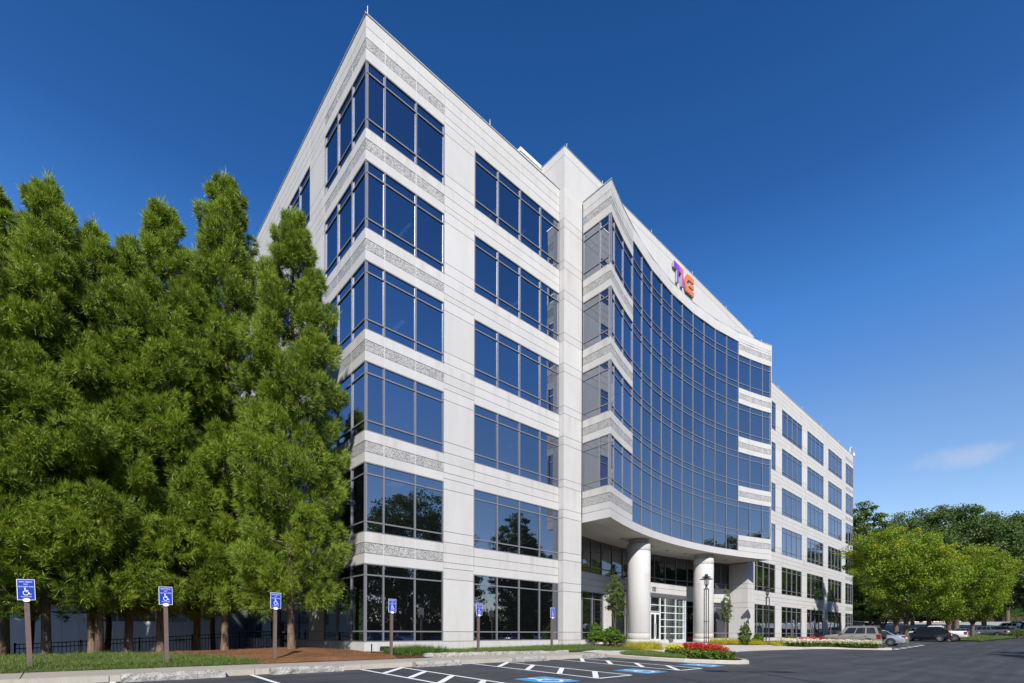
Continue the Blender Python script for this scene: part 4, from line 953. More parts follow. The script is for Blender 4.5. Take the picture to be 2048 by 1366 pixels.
# yellow ornamental grass
def ygrass(lab, cx, cy, rx, ry, n, seed):
    r = random.Random(seed); pp = []
    for _ in range(n):
        a = r.uniform(0, 6.28); q = math.sqrt(r.random()); x = cx+rx*q*math.cos(a); y = cy+ry*q*math.sin(a); pp.append((x, y, Zp(x, y)))
    return tufts('yellow_grass', pp, 46, .38, .008, 'yellowgrass', .6, None, lab, 'plant', scat=.14, droop=.6, seed=seed)
ygrass('clump of yellow grass below the first column', 15.9, -2.75, 1.5, .62, 110, 7)
for i, (x, y) in enumerate(((27.6, -1.7), (29.2, -2.0), (30.9, -2.3), (32.5, -2.7), (34.2, -3.6))): ygrass(['yellow grass clump beside the second column', 'yellow grass clump under the thin young maple', 'yellow grass clump in the middle of the bed by the right pier', 'yellow grass clump before the dark pointed shrub', 'yellow grass clump at the foot of the lower lamp post'][i], x, y, .85, .5, 42, 30+i)
# bedding flowers
def flowers(name, pts, pet, lab, seed, h=.26, npet=26, green=.5, leafn=26):
    r = np.random.default_rng(seed); C = np.array(pts); n = len(C)
    hh = h*r.uniform(.75, 1.2, n)
    # leaves
    k = n*leafn; P = np.repeat(C, leafn, 0)+r.normal(0, .07, (k, 3)); P[:, 2] = np.repeat(C[:, 2], leafn)+np.repeat(hh, leafn)*r.uniform(0, .9, k)
    def quads(P, s, up):
        m = len(P); nn = unit(r.normal(0, 1, (m, 3))+np.array([0, 0, up])); a = unit(np.cross(nn, r.normal(0, 1, (m, 3)))); b = np.cross(nn, a); s = (s*r.uniform(.6, 1.2, m))[:, None]
        return np.stack([P-a*s, P+b*s*.7, P+a*s, P-b*s*.7], 1).reshape(-1, 3)
    V1 = quads(P, .045, 1.0); k2 = n*npet
    P2 = np.repeat(C, npet, 0)+r.normal(0, .06, (k2, 3)); P2[:, 2] = np.repeat(C[:, 2], npet)+np.repeat(hh, npet)*r.uniform(.62, 1.12, k2); V2 = quads(P2, .034, .6)
    F = np.arange((k+k2)*4).reshape(-1, 4); mi = np.r_[np.zeros(k), np.ones(k2)] if npet else np.zeros(k)
    o = npmesh(name, np.vstack([V1, V2]) if npet else V1, F, ['hedge', pet], None, np.clip(r.uniform(0, .9, k+k2), 0, .9), mi); return tag(o, lab, 'flowers', kind='stuff')
redp = [(12.6, -8.2), (13.4, -8.75), (14.4, -7.9), (15.8, -6.75), (16.5, -5.9), (15.5, -5.5), (14.2, -6.1), (13.2, -7.0)]
flowers('red_flowers', scatter(redp, 360, 11, e=.06), 'redflower', 'mass of red bedding flowers on the planted island', 11, .40)
yelp = [(13.7, -6.35), (14.4, -5.7), (15.4, -5.2), (14.4, -5.0), (13.2, -5.8)]
flowers('yellow_flowers', scatter(yelp, 100, 12, e=.03), 'yellowflower', 'yellow bedding flowers beside the red ones on the island', 12, .34)
grp = [(11.5, -8.1), (12.0, -9.3), (12.9, -9.2), (13.2, -8.7), (12.6, -8.1), (13.2, -6.9), (14.0, -6.1), (13.2, -5.9), (12.2, -7.0)]
flowers('bedding_foliage', scatter(grp, 210, 13, e=.02), 'redflower', 'leafy green border plants in front of the red flowers', 13, .30, 1, leafn=46)
wht = [(13.3, -8.95), (14.3, -8.15), (15.7, -6.95), (16.7, -6.15), (16.5, -5.95), (15.4, -6.7), (14.2, -7.8)]
flowers('pale_flowers', scatter(wht, 40, 14, e=.05), 'whiteflower', 'thin edge of pale flowers behind the red flowers', 14, .40)
whp = [(34.1, -3.6), (34.2, -5.4), (35.8, -6.2), (36.7, -7.8), (37.8, -9.5), (38.6, -9.7), (38.2, -7.5), (37, -5), (36, -3.2)]
flowers('white_flowers', scatter(whp, 520, 15, e=.06), 'whiteflower', 'long bed of white bedding flowers along the far kerb', 15, .42, 44)
rdp = [(36.4, -3.0), (37.2, -5), (38.5, -7.5), (39.0, -9.4), (39.3, -9.2), (39.2, -4.6), (40, -4.3), (46, -4.2), (46, -3.6), (38, -3.2)]
flowers('red_border', scatter(rdp, 260, 16, e=.12), 'redflower', 'red flowers along the back of the white flower bed', 16, .40)
# pine straw litter
r = np.random.default_rng(9); n = 15000; x = r.uniform(-9, .9, n); y = r.uniform(-2.85, 4.5, n); ok = np.array([a > lawn_edge(b)-.1 and not (a > 0 and b > 0) for a, b in zip(x, y)]); x, y = x[ok], y[ok]; n = len(x)
a = r.uniform(0, 6.28, n); l = r.uniform(.05, .13, n); z = np.array([Zb(p, q) for p, q in zip(x, y)])+r.uniform(.004, .03, n); d = np.stack([np.cos(a)*l, np.sin(a)*l, r.uniform(-.02, .03, n)], 1); s = np.stack([-np.sin(a)*.004, np.cos(a)*.004, np.zeros(n)], 1); P = np.stack([x, y, z], 1)
M['strawleaf'] = leaf('straw_litter', (.20, .10, .04), (.46, .26, .12), None, .05)
tag(npmesh('pine_straw', np.stack([P-d-s, P-d+s, P+d], 1).reshape(-1, 3), np.arange(n*3).reshape(-1, 3), 'strawleaf', None, r.uniform(0, .9, n)), 'loose reddish pine straw over the cedar bed', 'mulch', kind='stuff')
# hedges beyond the lot
def hedge(lab, cx, cy, lx, ly, h, seed, m='hedge', zo=0):
    r = np.random.default_rng(seed); n = int(lx*ly*(14 if h < 4 else 7)+40); C = np.stack([r.uniform(-lx/2, lx/2, n), r.uniform(-ly/2, ly/2, n), r.uniform(.2, h, n)], 1); k = 40
    P = np.repeat(C, k, 0)+r.normal(0, .22 if h < 4 else .4, (n*k, 3)); nn = unit(r.normal(0, 1, (n*k, 3))); a = unit(np.cross(nn, r.normal(0, 1, (n*k, 3)))); b = np.cross(nn, a)
    V = np.stack([P-a*.09*(2.2 if h > 4 else 1), P+b*.06*(2.2 if h > 4 else 1), P+a*.09*(2.2 if h > 4 else 1), P-b*.06*(2.2 if h > 4 else 1)], 1).reshape(-1, 3); root = empty('hedge', (cx, cy, G(cx, cy)+zo)); npmesh('foliage', V, np.arange(n*k*4).reshape(-1, 4), m, root, r.uniform(0, .9, n*k)); MB().box(-lx/2+.1, lx/2-.1, -ly/2+.1, ly/2-.1, 0, h*.6).build('stem', m if h > 4 else 'bark2', root); return tag(root, lab, 'hedge')
hedge('clipped green hedge along the far side of the road', 164, -14, 3, 22, 2.0, 71); hedge('bright hedge in the sun behind the bright trees', 164, 18, 3, 22, 2.6, 72)
hedge('low rounded hedge by the lot entrance', 104, -17.5, 3, 6, 1.1, 73, 'midleaf')

# ------------------------------------------------------------------ street furniture and things
def parking_sign(x, y, zb, lab, group, zt=2.385, lean=0.0):
    root = empty('parking_sign', (x, y, zb)); h = zt-zb
    MB().box(-.047, .047, -.03, .05, -.25, h-.36).build('post', 'post', root)
    W, Hh = .155, .245; cz = h-.245
    pl = MB().box(-W, W, -.048, -.042, cz-Hh, cz+Hh).build('sign_plate', 'signwhite', root)
    MB().box(-W+.011, W-.011, -.0505, -.0482, cz-Hh+.011, cz+Hh-.011).build('blue_field', 'signblue', pl)
    def txt(s, size, z, nm='lettering'):
        V, F = text_mesh(s, size); mk(nm, [(a*.60, -.0525, z+b) for a, b, c in V], F, 'signwhite', pl)
    txt('PERMIT PARKING', .049, cz+.168); txt('ONLY', .049, cz+.112); txt('TOW AWAY ZONE', .049, cz+.055); txt('Maximum Fine $500', .038, cz-.175)
    V, F = wheelchair2d(); mk('access_symbol', [(.005+a*.165, -.0525, cz-.045+b*.185) for a, b in V], F, 'signwhite', pl)
    n = 20; ov = MB(); ov.add([(.068*math.cos(6.283*i/n), -.06, cz-Hh+.0+.046*math.sin(6.283*i/n)) for i in range(n)]+[(.068*math.cos(6.283*i/n), -.049, cz-Hh+.046*math.sin(6.283*i/n)) for i in range(n)], [tuple(range(n)), tuple(range(2*n-1, n-1, -1))]+[(i, n+i, n+(i+1) % n, (i+1) % n) for i in range(n)])
    ov.build('oval_plate', 'signwhite', root)
    root.rotation_euler = (0, R_(lean), 0); return tag(root, lab, 'sign', group)
sg = 'blue accessible parking signs along the stalls'
for x, lab, le in ((-9.51, 'blue permit parking sign standing in the lawn, first of the row', -2.2), (-6.82, 'blue permit parking sign at the straw end of the lawn', -1.2), (-4.03, 'blue permit parking sign standing in the pine straw', .3), (.01, 'blue permit parking sign at the building corner by the liriope', .3), (4.1, 'blue permit parking sign before the white pier between windows', .2), (8.67, 'blue permit parking sign at the end of the granite edging', 0)):
    parking_sign(x, -2.2, Zb(x, -2.2), lab, sg, lean=le)
for x, lab in ((41.1, 'blue parking sign at the far wing above the white flowers'), (46.7, 'blue parking sign before the far wing windows'), (52.8, 'blue parking sign in front of the jeep bonnet'), (58.4, 'blue parking sign in the tree shade on the far wing')):
    parking_sign(x, -2.5, Zp(x, -2.5), lab, sg, zt=2.42)
def lamp_post(x, y, zb, lab, rz=0):
    root = empty('lamp_post', (x, y, zb), rz); H = 5.2-zb; pt = H-1.02
    MB().lathe([(.26, 0), (.26, .03), (.24, .04), (.24, .06)], 20).build('base_plate', 'lampmetal', root)
    for k in range(3):
        a = 2.094*k+.5; MB().tube((.155*math.cos(a), .155*math.sin(a), .04), (.155*math.cos(a), .155*math.sin(a), pt), .032, n=8).build('pole', 'lampmetal', root)
    for z in (.62, pt*.43, pt-.03): MB().lathe([(.19, 0), (.19, .035)], 14, (0, 0, z)).build('collar', 'lampmetal', root)
    MB().lathe([(.12, pt), (.07, pt+.12), (.07, pt+.22), (.11, pt+.27), (.11, pt+.32)], 14).build('neck', 'lampmetal', root)
    lg = MB().lathe([(.12, pt+.32), (.13, pt+.62), (.12, pt+.64)], 14).build('lantern', 'lampglass', root, True)
    MB().tube((0, 0, pt+.34), (0, 0, pt+.56), .035, n=8).build('bulb', 'signwhite', lg)
    for k in range(4):
        a = 1.571*k+.3; MB().tube((.14*math.cos(a), .14*math.sin(a), pt+.3), (.14*math.cos(a), .14*math.sin(a), pt+.7), .012, n=5).build('bar', 'lampmetal', lg)
    MB().lathe([(.43, pt+.655), (.435, pt+.665), (.16, pt+.765), (.16, pt+.75)], 28).build('shade', 'lampmetal', root, True)
    MB().lathe([(.30, pt+.80), (.305, pt+.81), (.13, pt+.885), (.13, pt+.87)], 28).build('shade', 'lampmetal', root, True)
    MB().lathe([(.10, pt+.76), (.10, pt+.96), (.13, pt+.965), (.12, pt+.985), (.05, pt+1.02)], 16).build('finial', 'lampmetal', root)
    return tag(root, lab, 'lamp', 'three tube lamp posts at the entrance')
lamp_post(23.4, -2.8, Zp(23.4, -2.8), 'bronze lamp post in front of the second column behind the red flowers'); lamp_post(34.9, -2.5, Zp(34.9, -2.5), 'bronze lamp post in front of the far wing by the white flowers', .5)
# small things by the corner
fl = tag(empty('flood_light', (.55, -.72, Zb(.55, -.72))), 'small dark flood light on the ground at the building corner', 'light')
MB().tube((0, 0, -.1), (0, 0, .1), .03, n=6).build('stem', 'black', fl); MB().hexa([(-.2, -.12, .07), (.2, -.12, .07), (.17, -.15, .22), (-.17, -.15, .22), (-.2, .1, .06), (.2, .1, .06), (.17, .1, .25), (-.17, .1, .25)]).build('housing', 'black', fl)
sp_ = tag(empty('standpipe', (-.05, -.75, Zb(0, -.75))), 'thin black pipe sticking up beside the flood light', 'pipe'); MB().tube((0, 0, -.1), (0, 0, .30), .025, n=7).tube((0, 0, .02), (.12, 0, .02), .02, n=6).build('pipe', 'black', sp_); MB().lathe([(.035, .3), (.035, .34)], 8).build('pipe_cap', 'black', sp_)
vz = Zb(-1.2, 7.5); va = tag(empty('fire_valve', (-.9, 7.2, vz)), 'black fire hose valve standing beside the left facade', 'valve')
MB().tube((0, 0, -.2), (0, 0, 1.5), .09, n=10).build('riser', 'black', va); MB().tube((-.05, 0, 1.1), (.45, -.2, 1.1), .10, .13, 10).build('nozzle', 'black', va); MB().tube((.05, 0, .7), (.4, -.1, .7), .06, n=8).build('outlet', 'black', va); MB().lathe([(.14, 1.5), (.14, 1.62), (.05, 1.68)], 12).build('valve_cap', 'black', va)
# security camera on the far corner of the roof
sc_ = tag(empty('security_camera', (XE-1.2, .3, TOP)), 'white dome camera on a curved arm at the far roof corner', 'camera')
a_ = MB(); pr = None
for k in range(9):
    t = math.pi*k/8; q = (1.0-1.0*math.cos(t)-0, -.2, .55+.6*math.sin(t)); 
    if pr: a_.tube(pr, q, .05, n=7)
    pr = q
a_.tube((0, -.2, 0), (0, -.2, .56), .05, n=7); a_.build('arm', 'white_metal', sc_); MB().lathe([(.02, .02), (.16, .1), (.17, .3), (.10, .45), (.05, .52)], 14, (2.0, -.2, .1)).build('dome', 'white_metal', sc_, True)
# delivery trailer and fence at the left, behind the cedars
def lx(x, d): return CAM+FW*d+RT*(x-1024)/FPX*d
tp = lx(230, 31); tr = empty('trailer', (tp[0], tp[1], -1.4)); tr.rotation_euler = (0, 0, YAW-math.pi/2+R_(-4))
tag(tr, 'white box trailer with black lettering parked behind the cedars', 'trailer')
W2 = 7.2; HT = 4.1
MB().box(-W2, W2, 0, 2.5, 1.0, HT).build('body', 'trailer', tr)
for k in range(12): MB().box(-W2+k*1.2+.02, -W2+k*1.2+1.18, -.012, -.002, 1.04, HT-.06).build('side_panel', 'trailer', tr)
MB().box(-W2-.02, W2+.02, -.03, 2.53, HT+.002, HT+.10).build('top_rail', 'cap', tr); MB().box(-W2-.02, W2+.02, -.03, 2.53, .9, .998).build('bottom_rail', 'cap', tr)
for x in (-5.4, -4.2, 5.6): 
    w = MB().tube((x, .02, .5), (x, .4, .5), .5, n=18).build('wheel', 'tyre', tr); MB().tube((x, .0, .5), (x, .019, .5), .24, n=12).build('rim', 'rim', w)
def tl(x, zpx):  # trailer-local x,z for a picture column/row
    d = 31.0; return (x-230)/FPX*d, (1265.9-zpx)/FPX*d+CAM[2]+1.4
def board(nm, x0, y0, x1, y1, m, y=-.02):
    a, b = tl(x0, y0); c, d = tl(x1, y1); return MB().box(a, c, y, y+.006, d, b).build(nm, m, tr)
board('print_panel', 196, 1206, 234, 1245, 'ink'); board('print_panel', 237, 1206, 255, 1245, 'ink'); board('print_panel', 258, 1206, 316, 1245, 'ink')
cx_, cz_ = tl(212, 1228); V, F = ring2d(cx_, cz_, 0.0, .29, 0, 6.283, 24); mk('print_disc', [(a, -.024, b) for a, b in V], F, 'redink', tr); V, F = ring2d(cx_, cz_, .33, .40, R_(200), R_(500), 24); mk('print_ring', [(a, -.024, b) for a, b in V], F, 'trailer', tr)
for s, x, yb, size in (('Office', 318, 1225, .46), ('Systems', 318, 1236, .46), ('Installations', 318, 1246, .46), ('1396', 355, 1287, .40)):
    V, F = text_mesh(s, size, 'LEFT'); a, b = tl(x, yb); mk('lettering', [(a+p*.92, -.022, b+q) for p, q, _ in V], F, 'ink', tr)
# fence
fA, fB = lx(30, 19.5), lx(565, 25.5); fn = empty('metal_fence', (fA[0], fA[1], -.5)); tag(fn, 'dark metal picket fence running in front of the white trailer', 'fence')
dv = np.array(fB-fA); Lf = np.linalg.norm(dv[:2]); ux, uy = dv[:2]/Lf; fn.rotation_euler = (0, 0, math.atan2(uy, ux))
zt0, zt1 = CAM[2]-(1291-1265.9)*19.5/FPX, CAM[2]+(1265.9-1262)*25.5/FPX
ft = lambda s: zt0+(zt1-zt0)*s/Lf+.5
pk_ = MB().box(-.009, .009, -.009, .009, -1.3, .0).build('picket', 'black', fn); pm = pk_.data; n = int(Lf/.125)
pk_.location = (0, 0, ft(0)-.02)
for k in range(1, n+1):
    s = k*Lf/n; o = bpy.data.objects.new('picket', pm); COL.objects.link(o); o.parent = fn; o.location = (s, 0, ft(s)-.02)
for off in (-.03, -.20, -1.12): MB().hexa([(0, -.02, ft(0)+off-.018), (Lf, -.02, ft(Lf)+off-.018), (Lf, -.02, ft(Lf)+off+.018), (0, -.02, ft(0)+off+.018), (0, .02, ft(0)+off-.018), (Lf, .02, ft(Lf)+off-.018), (Lf, .02, ft(Lf)+off+.018), (0, .02, ft(0)+off+.018)]).build('rail', 'black', fn)
for k in range(6): s = k*Lf/5; MB().box(s-.03, s+.03, -.032, .032, -.9, ft(s)+.04).build('post', 'black', fn)
# metal shed beyond the far corner
sh = tag(empty('metal_shed', (80, 3.0, G(80, 0))), 'low blue grey metal shed behind the parked jeep', 'shed'); MB().box(-3, 3, -2.2, 2.5, -.3, 2.4).build('wall', 'shed', sh); MB().hexa([(-3.3, -2.6, 2.402), (3.3, -2.6, 2.402), (3.3, -2.6, 2.55), (-3.3, -2.6, 2.55), (-3.3, 2.8, 2.402), (3.3, 2.8, 2.402), (3.3, 2.8, 2.85), (-3.3, 2.8, 2.85)]).build('roof', 'cap', sh)
# ------------------------------------------------------------------ cars (length along +x = nose, z up)
def lerp(a, b, t): return a+(b-a)*t
def car(name, m, body, cabin, W, wb, rw, lab, grp='cars in the parking lot', glassy=(), spare=False, trim=None, bed=None, pillars=()):
    """body: stations (x, zlow, ztop, halfwidth); cabin: (xa, xb, xc, xd, zroof, inset) base front, roof front, roof rear, base rear"""
    root = empty(name); V = []; F = []
    for x, zl, zt, w in body:
        sec = [(0, zl), (w*.86, zl), (w*.97, zl+.10), (w, lerp(zl, zt, .45)), (w*.985, lerp(zl, zt, .72)), (w*.93, zt-.06), (w*.80, zt), (0, zt+.015)]
        V += [(x, -y, z) for y, z in sec]+[(x, y, z) for y, z in reversed(sec[1:-1])]
    k = 14
    for i in range(len(body)-1):
        for j in range(k): F.append((i*k+j, i*k+(j+1) % k, (i+1)*k+(j+1) % k, (i+1)*k+j))
    F += [tuple(range(k-1, -1, -1)), tuple((len(body)-1)*k+j for j in range(k))]
    bo = mk('body', V, F, m, root, True)
    ztop = lambda x: float(np.interp(-x, [-b[0] for b in body], [b[2] for b in body])); wid = lambda x: float(np.interp(-x, [-b[0] for b in body], [b[3] for b in body]))
    xa, xb, xc, xd, zr, ins = cabin; w0 = W*.93; w1 = W*.93-ins
    za, zd = ztop(xa)-.03, ztop(xd)-.03
    cb = MB(); P = lambda x, s, z, w: (x, s*w, z)
    base = [(xa, -w0, za), (xa, w0, za), (xd, w0, zd), (xd, -w0, zd)]; roof = [(xb, -w1, zr-.05), (xb, w1, zr-.05), (xc, w1, zr-.06), (xc, -w1, zr-.06)]
    crown = [(xb-.18, -w1*.85, zr), (xb-.18, w1*.85, zr), (xc+.18, w1*.85, zr), (xc+.18, -w1*.85, zr)]
    cb.add(base+roof+crown, [(0, 1, 5, 4), (1, 2, 6, 5), (2, 3, 7, 6), (3, 0, 4, 7), (4, 5, 9, 8), (5, 6, 10, 9), (6, 7, 11, 10), (7, 4, 8, 11), (8, 9, 10, 11)])
    cb.build('roof', m, root)
    # glazing, set 6 mm proud of the cabin sides
    def side_pt(u, v, s):   # u 0 front..1 rear, v 0 belt..1 roof
        b = np.array([lerp(xa, xd, u), s*(w0+.007), lerp(za, zd, u)]); r_ = np.array([lerp(xb, xc, u), s*(w1+.007), zr-.055]); return tuple(b+(r_-b)*v)
    for s in (-1, 1):
        for u0, u1 in (glassy or ((.05, .36), (.40, .70), (.74, .95))):
            q = [side_pt(u0, .12, s), side_pt(u1, .12, s), side_pt(u1, .90, s), side_pt(u0, .90, s)]
            MB().add(q, [(0, 1, 2, 3) if s < 0 else (3, 2, 1, 0)]).build('window', 'carglass', root)
    def fr(u, v, x0, z0, x1, z1, sg): b = np.array([x0, 0, z0]); r_ = np.array([x1, 0, z1]); p = b+(r_-b)*v; w = lerp(w0, w1, v)*.88; return (p[0]+sg*.008, u*w, p[2]+.008)
    for nm, x0, z0, x1, z1, sg in (('windscreen', xa, za, xb, zr-.05, 1), ('rear_window', xd, zd, xc, zr-.06, -1)):
        MB().add([fr(-1, .10, x0, z0, x1, z1, sg), fr(1, .10, x0, z0, x1, z1, sg), fr(1, .92, x0, z0, x1, z1, sg), fr(-1, .92, x0, z0, x1, z1, sg)], [(0, 1, 2, 3)]).build(nm, 'carglass', root)
    if bed:
        b0, b1, zf = bed; MB().box(b1+.06, b0, -W*.8, W*.8, zf+.02, ztop((b0+b1)/2)+.03).build('load_bed', 'plastic', root)
    for x in wb:
        for s in (-1, 1):
            y = s*(wid(x)-.09)
            n = 22; ar = MB(); ar.add([(x+(rw+.075)*math.cos(math.pi*i/n*1.0), s*(wid(x)+.004), rw+(rw+.075)*math.sin(math.pi*i/n)) for i in range(n+1)]+[(x-(rw+.075), s*(wid(x)+.004), body[0][1]+.02), (x+(rw+.075), s*(wid(x)+.004), body[0][1]+.02)], [tuple(range(n+3))]); ar.build('wheel_arch', trim or 'tyre', root)
            wh = MB(); pr_ = [(rw*.62, -.11), (rw*.93, -.11), (rw, -.07), (rw, .07), (rw*.93, .11), (rw*.62, .11)]
            VV = []; n = 26
            for r_, yy in pr_:
                for i in range(n): VV.append((x+r_*math.cos(6.283*i/n), y+yy*1.0+s*.01, rw+r_*math.sin(6.283*i/n)))
            FF = [(j*n+i, j*n+(i+1) % n, (j+1)*n+(i+1) % n, (j+1)*n+i) for j in range(5) for i in range(n)]; wh.add(VV, FF); wo2 = wh.build('wheel', 'tyre', root, True)
            rm = MB(); yo = y+s*.112; rm.add([(x+rw*.63*math.cos(6.283*i/n), yo-s*.05, rw+rw*.63*math.sin(6.283*i/n)) for i in range(n)], [tuple(range(n))], 1)
            v_, f_ = ring2d(x, rw, rw*.54, rw*.66, 0, 6.283, 26); rm.add([(a, yo, b) for a, b in v_], f_)
            for q in range(7):
                a = 6.283*q/7; c, s_ = math.cos(a), math.sin(a); h = .035; rm.add([(x+c*rw*.1-s_*h, yo+s*.002, rw+s_*rw*.1+c*h), (x+c*rw*.57-s_*h*.8, yo+s*.002, rw+s_*rw*.57+c*h*.8), (x+c*rw*.57+s_*h*.8, yo+s*.002, rw+s_*rw*.57-c*h*.8), (x+c*rw*.1+s_*h, yo+s*.002, rw+s_*rw*.1-c*h)], [(0, 1, 2, 3)])
            v_, f_ = ring2d(x, rw, 0, rw*.16, 0, 6.283, 12); rm.add([(a, yo+s*.004, b) for a, b in v_], f_); rm.build('rim', ['rim', 'tyre'], wo2)
    xf, xr = body[0][0], body[-1][0]; zf, zr2 = body[1][2], body[-2][2]; wf, wr = body[1][3], body[-2][3]
    for s in (-1, 1):
        MB().hexa([(xf-.28, s*wf*.99, zf-.22), (xf-.02, s*wf*.72, zf-.22), (xf-.02, s*wf*.72, zf-.08), (xf-.28, s*wf*.99, zf-.08), (xf-.30, s*wf*.6, zf-.22), (xf-.10, s*wf*.5, zf-.22), (xf-.10, s*wf*.5, zf-.08), (xf-.30, s*wf*.6, zf-.08)]).build('headlight', 'head', root)
        z1 = zr2-.07; z0 = z1-(.36 if bed or spare else .14)
        MB().box(xr-.012, xr+.24, *sorted((s*wr*.70, s*(wr*.995+.012))), z0, z1).build('tail_light', 'tail', root)
    MB().box(xr-.05, xr+.12, -wr*.9, wr*.9, body[-1][1]+.02, body[-1][1]+.22).build('rear_bumper', trim or m, root); MB().box(xf-.14, xf+.04, -wf*.85, wf*.85, body[0][1]+.02, body[0][1]+.22).build('front_bumper', trim or m, root)
    MB().box(xr-.016, xr-.004, -.26, .26, zr2-.34, zr2-.19).build('number_plate', 'signwhite', root)
    for s in (-1, 1):
        xm = xa-.38; MB().hexa([(xm, s*W*.93, ztop(xm)+.06), (xm+.14, s*W*.93, ztop(xm)+.06), (xm+.12, s*W*.93, ztop(xm)+.2), (xm, s*W*.93, ztop(xm)+.2), (xm, s*W*1.13, ztop(xm)+.06), (xm+.1, s*W*1.13, ztop(xm)+.06), (xm+.08, s*W*1.13, ztop(xm)+.2), (xm, s*W*1.13, ztop(xm)+.2)]).build('mirror', m, root)
        for u in (.36, .68): q = side_pt(u, 0, s); MB().box(q[0]-.09, q[0]+.09, *sorted((s*wid(q[0])*.985, s*(wid(q[0])+.018))), q[2]-.15, q[2]-.11).build('door_handle', trim or m, root)
    if spare:
        MB().tube((xr-.06, .05, .98), (xr-.27, .05, .98), .36, .34, 24).build('spare_wheel', 'tyre', root)
        for s in (-1, 1): MB().box(xd+.2, xb-.2, s*W*.70-.02, s*W*.70+.02, zr+.02, zr+.05).build('roof_rail', 'plastic', root)
    return tag(root, lab, 'car', grp)
def park(c, X, yrear, back, ang=90, flip=False):
    """nose toward +Y; yrear = Y of the tail"""
    c.location = (X, yrear+back, G(X, yrear+back)+.0); c.rotation_euler = (0, 0, R_(ang)); return c
suv = [(2.18, .38, .82, .70), (2.02, .30, .98, .84), (1.1, .27, 1.08, .90), (.2, .27, 1.10, .91), (-1.0, .27, 1.12, .91), (-1.9, .30, 1.12, .89), (-2.16, .40, 1.08, .84)]
jeep = car('jeep_suv', 'jeep', suv, (.95, .38, -1.86, -2.1, 1.78, .13), .91, (1.36, -1.30), .36, 'champagne boxy suv with spare wheel parked by the far wing', spare=True, trim='plastic', glassy=((.12, .385), (.415, .66), (.70, .93)))
park(jeep, 43.9, -8.75, 2.2)
sedb = [(2.42, .34, .62, .66), (2.25, .24, .76, .82), (1.3, .20, .92, .89), (.3, .20, .96, .90), (-.9, .20, .98, .90), (-1.9, .22, 1.02, .88), (-2.3, .28, 1.00, .80), (-2.40, .36, .92, .74)]
sedan = car('sedan', 'silver', sedb, (1.15, .25, -1.0, -1.75, 1.46, .20), .88, (1.45, -1.38), .33, 'silver saloon car parked with its tail out beyond the jeep'); park(sedan, 47.0, -9.95, 2.45)
bmb = [(2.42, .40, .80, .70), (2.25, .30, .98, .88), (1.2, .27, 1.08, .95), (.2, .27, 1.10, .96), (-1.2, .27, 1.12, .96), (-2.0, .30, 1.12, .93), (-2.38, .42, 1.02, .86)]
bmw = car('estate_suv', 'navy', bmb, (1.1, .35, -1.55, -2.25, 1.74, .17), .95, (1.48, -1.42), .38, 'black suv with silver wheels parked under the bright trees'); park(bmw, 66.8, -11.0, 2.45)
pkb = [(2.85, .48, .98, .80), (2.7, .42, 1.16, .95), (1.6, .40, 1.24, 1.0), (.3, .40, 1.24, 1.0), (-.6, .40, 1.24, 1.0), (-2.2, .42, 1.25, 1.0), (-2.8, .48, 1.24, .98), (-2.86, .55, 1.18, .96)]
pick = car('pickup_truck', 'whitecar', pkb, (1.25, .62, -.75, -1.0, 1.90, .14), .98, (1.75, -1.75), .42, 'white pickup truck tail behind the black suv', bed=(-1.1, -2.8, .8)); park(pick, 70.2, -12.0, 2.86)
blue = car('hatchback', 'bluecar', sedb, (1.15, .25, -1.3, -2.0, 1.48, .20), .88, (1.45, -1.38), .33, 'blue car parked between the silver saloon and the black suv'); park(blue, 63.2, -6.6, 2.45)
# farther cars under the trees: copies in other colours
def recar(src, m, lab, X, Y, ang, extra=0):
    c = copy_tree(src); tag(c, lab)
    for ch in c.children:
        for sl in ch.material_slots:
            if sl.material and sl.material.name == src_mat[src.name]: sl.link = 'OBJECT'; sl.material = M[m]
    c.location = (X, Y, G(X, Y)+extra); c.rotation_euler = (0, 0, R_(ang)); return c
src_mat = {jeep.name: 'champagne_paint', sedan.name: 'silver_paint', bmw.name: 'black_blue_paint', pick.name: 'white_paint', blue.name: 'blue_paint'}
def at(x, d): p = CAM+FW*d+RT*(x-1024)/FPX*d; return p[0], p[1]
for src, m, lab, x, d, ang in ((pick, 'greycar', 'grey pickup truck in the shade beyond the grass island', 1972, 84, 75), (sedan, 'greycar', 'grey saloon car in the shade behind the tree trunk', 1922, 86, 80), (pick, 'navy', 'black pickup truck in the shade by the road', 1862, 92, 85), (bmw, 'navy', 'dark suv parked next to the grey pickup', 1990, 90, 70), (jeep, 'whitecar', 'white suv beyond the dark suv', 2012, 97, 72), (sedan, 'whitecar', 'white saloon car by the lot entrance hedge', 2030, 104, 75), (sedan, 'silver', 'silver car at the edge of the far lot', 2052, 100, 80), (sedan, 'whitecar', 'white car in the shade behind the first tree trunk', 1822, 88, 85)):
    X, Y = at(x, d); recar(src, m, lab, X, Y, ang)
for i, (src, m, X) in enumerate(((sedan, 'silver', -3), (bmw, 'navy', 0.2), (jeep, 'whitecar', 3.4), (sedan, 'whitecar', 6.6), (bmw, 'greycar', 12.8), (jeep, 'silver', 16), (sedan, 'navy', 19.5), (sedan, 'greycar', 26), (bmw, 'silver', 30), (jeep, 'whitecar', 38), (sedan, 'silver', 44))):
    recar(src, m, 'parked car across the aisle mirrored in the ground floor glass', X, -25.5+(i % 3)*.2, 90 if i % 2 else -90)
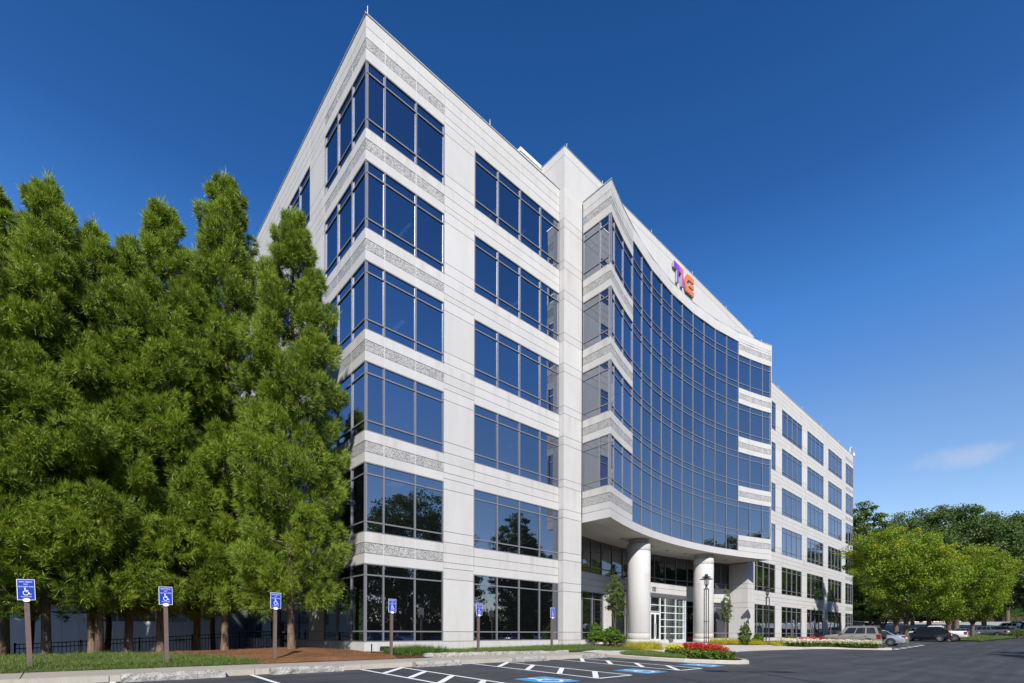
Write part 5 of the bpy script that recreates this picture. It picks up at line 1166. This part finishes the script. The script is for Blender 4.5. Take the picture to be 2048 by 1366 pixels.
# yellow marker posts by the road
X, Y = at(1911, 118); ym = tag(empty('road_marker', (X, Y, G(X, Y)-.2)), 'yellow post with white cap by the far road', 'marker'); MB().tube((0, 0, 0), (0, 0, 3.2), .28, n=10).build('post', 'yellow', ym); MB().tube((0, 0, 3.2), (0, 0, 4.4), .5, n=10).build('post_cap', 'signwhite', ym)
X, Y = at(1906.5, 116); yg = tag(empty('barrier_arm', (X, Y, G(X, Y)-.2)), 'leaning yellow barrier arm by the far road', 'barrier'); MB().tube((.35, .3, 0), (-.2, -.2, 2.6), .16, n=8).build('arm', 'yellow', yg); MB().box(-.3, .5, -.2, .4, 0, .3).build('base', 'black', yg)
# grass island among the far cars
def gx(x, y): return G(x, y)+.12
xs_ = L_(74, 112, 14); isl = [(74, -12.8), (112, -16.2), (112, -9.5), (80, -8.5), (74, -9.5)]
patch('far_island', isl, 'soil', .12, G); tufts('far_island_grass', scatter(isl, 2600, 41, G, .12), 5, .22, .02, 'grass', .6, lab='grass island under the far trees', cat='grass', scat=.5, seed=44)

for i, (x, w) in enumerate(((-52, 40), (-11, 40), (30, 40), (71, 40), (112, 40))):
    hedge('tall dark hedge at the edge of the lot, mirrored in the glass', x, -49, w, 2.4, 5.5, 80+i, 'darkleaf')['group'] = 'hedges across the lot'

for x, y, lx_, ly_, h_, sd_, lb_ in ((-18, 44, 74, 3, 8, 91, 'tall dark hedge behind the white trailer'), (172, -10, 3, 130, 9, 92, 'dark tree belt along the far side of the road')): hedge(lb_, x, y, lx_, ly_, h_, sd_, 'darkleaf')

# twin-head lot light just right of the viewpoint; its shadow crosses the parking bays
ll = tag(empty('lot_light', (2.2, -21.2, G(2.2, -21.2))), 'tall twin head parking lot light whose shadow crosses the bays', 'lamp')
MB().lathe([(.3, -.1), (.3, .6), (.27, .65)], 18).build('base', 'kerb', ll); MB().tube((0, 0, .6), (0, 0, 9.0), .09, .06, 10).build('pole', 'lampmetal', ll)
for q in (-1, 1):
    MB().tube((0, 0, 8.9), (q*.9, 0, 9.05), .04, n=7).build('arm', 'lampmetal', ll); MB().box(q*1.2-.38, q*1.2+.38, -.2, .2, 8.98, 9.12).build('lamp_head', 'lampmetal', ll)
ll.rotation_euler = (0, 0, R_(-40))
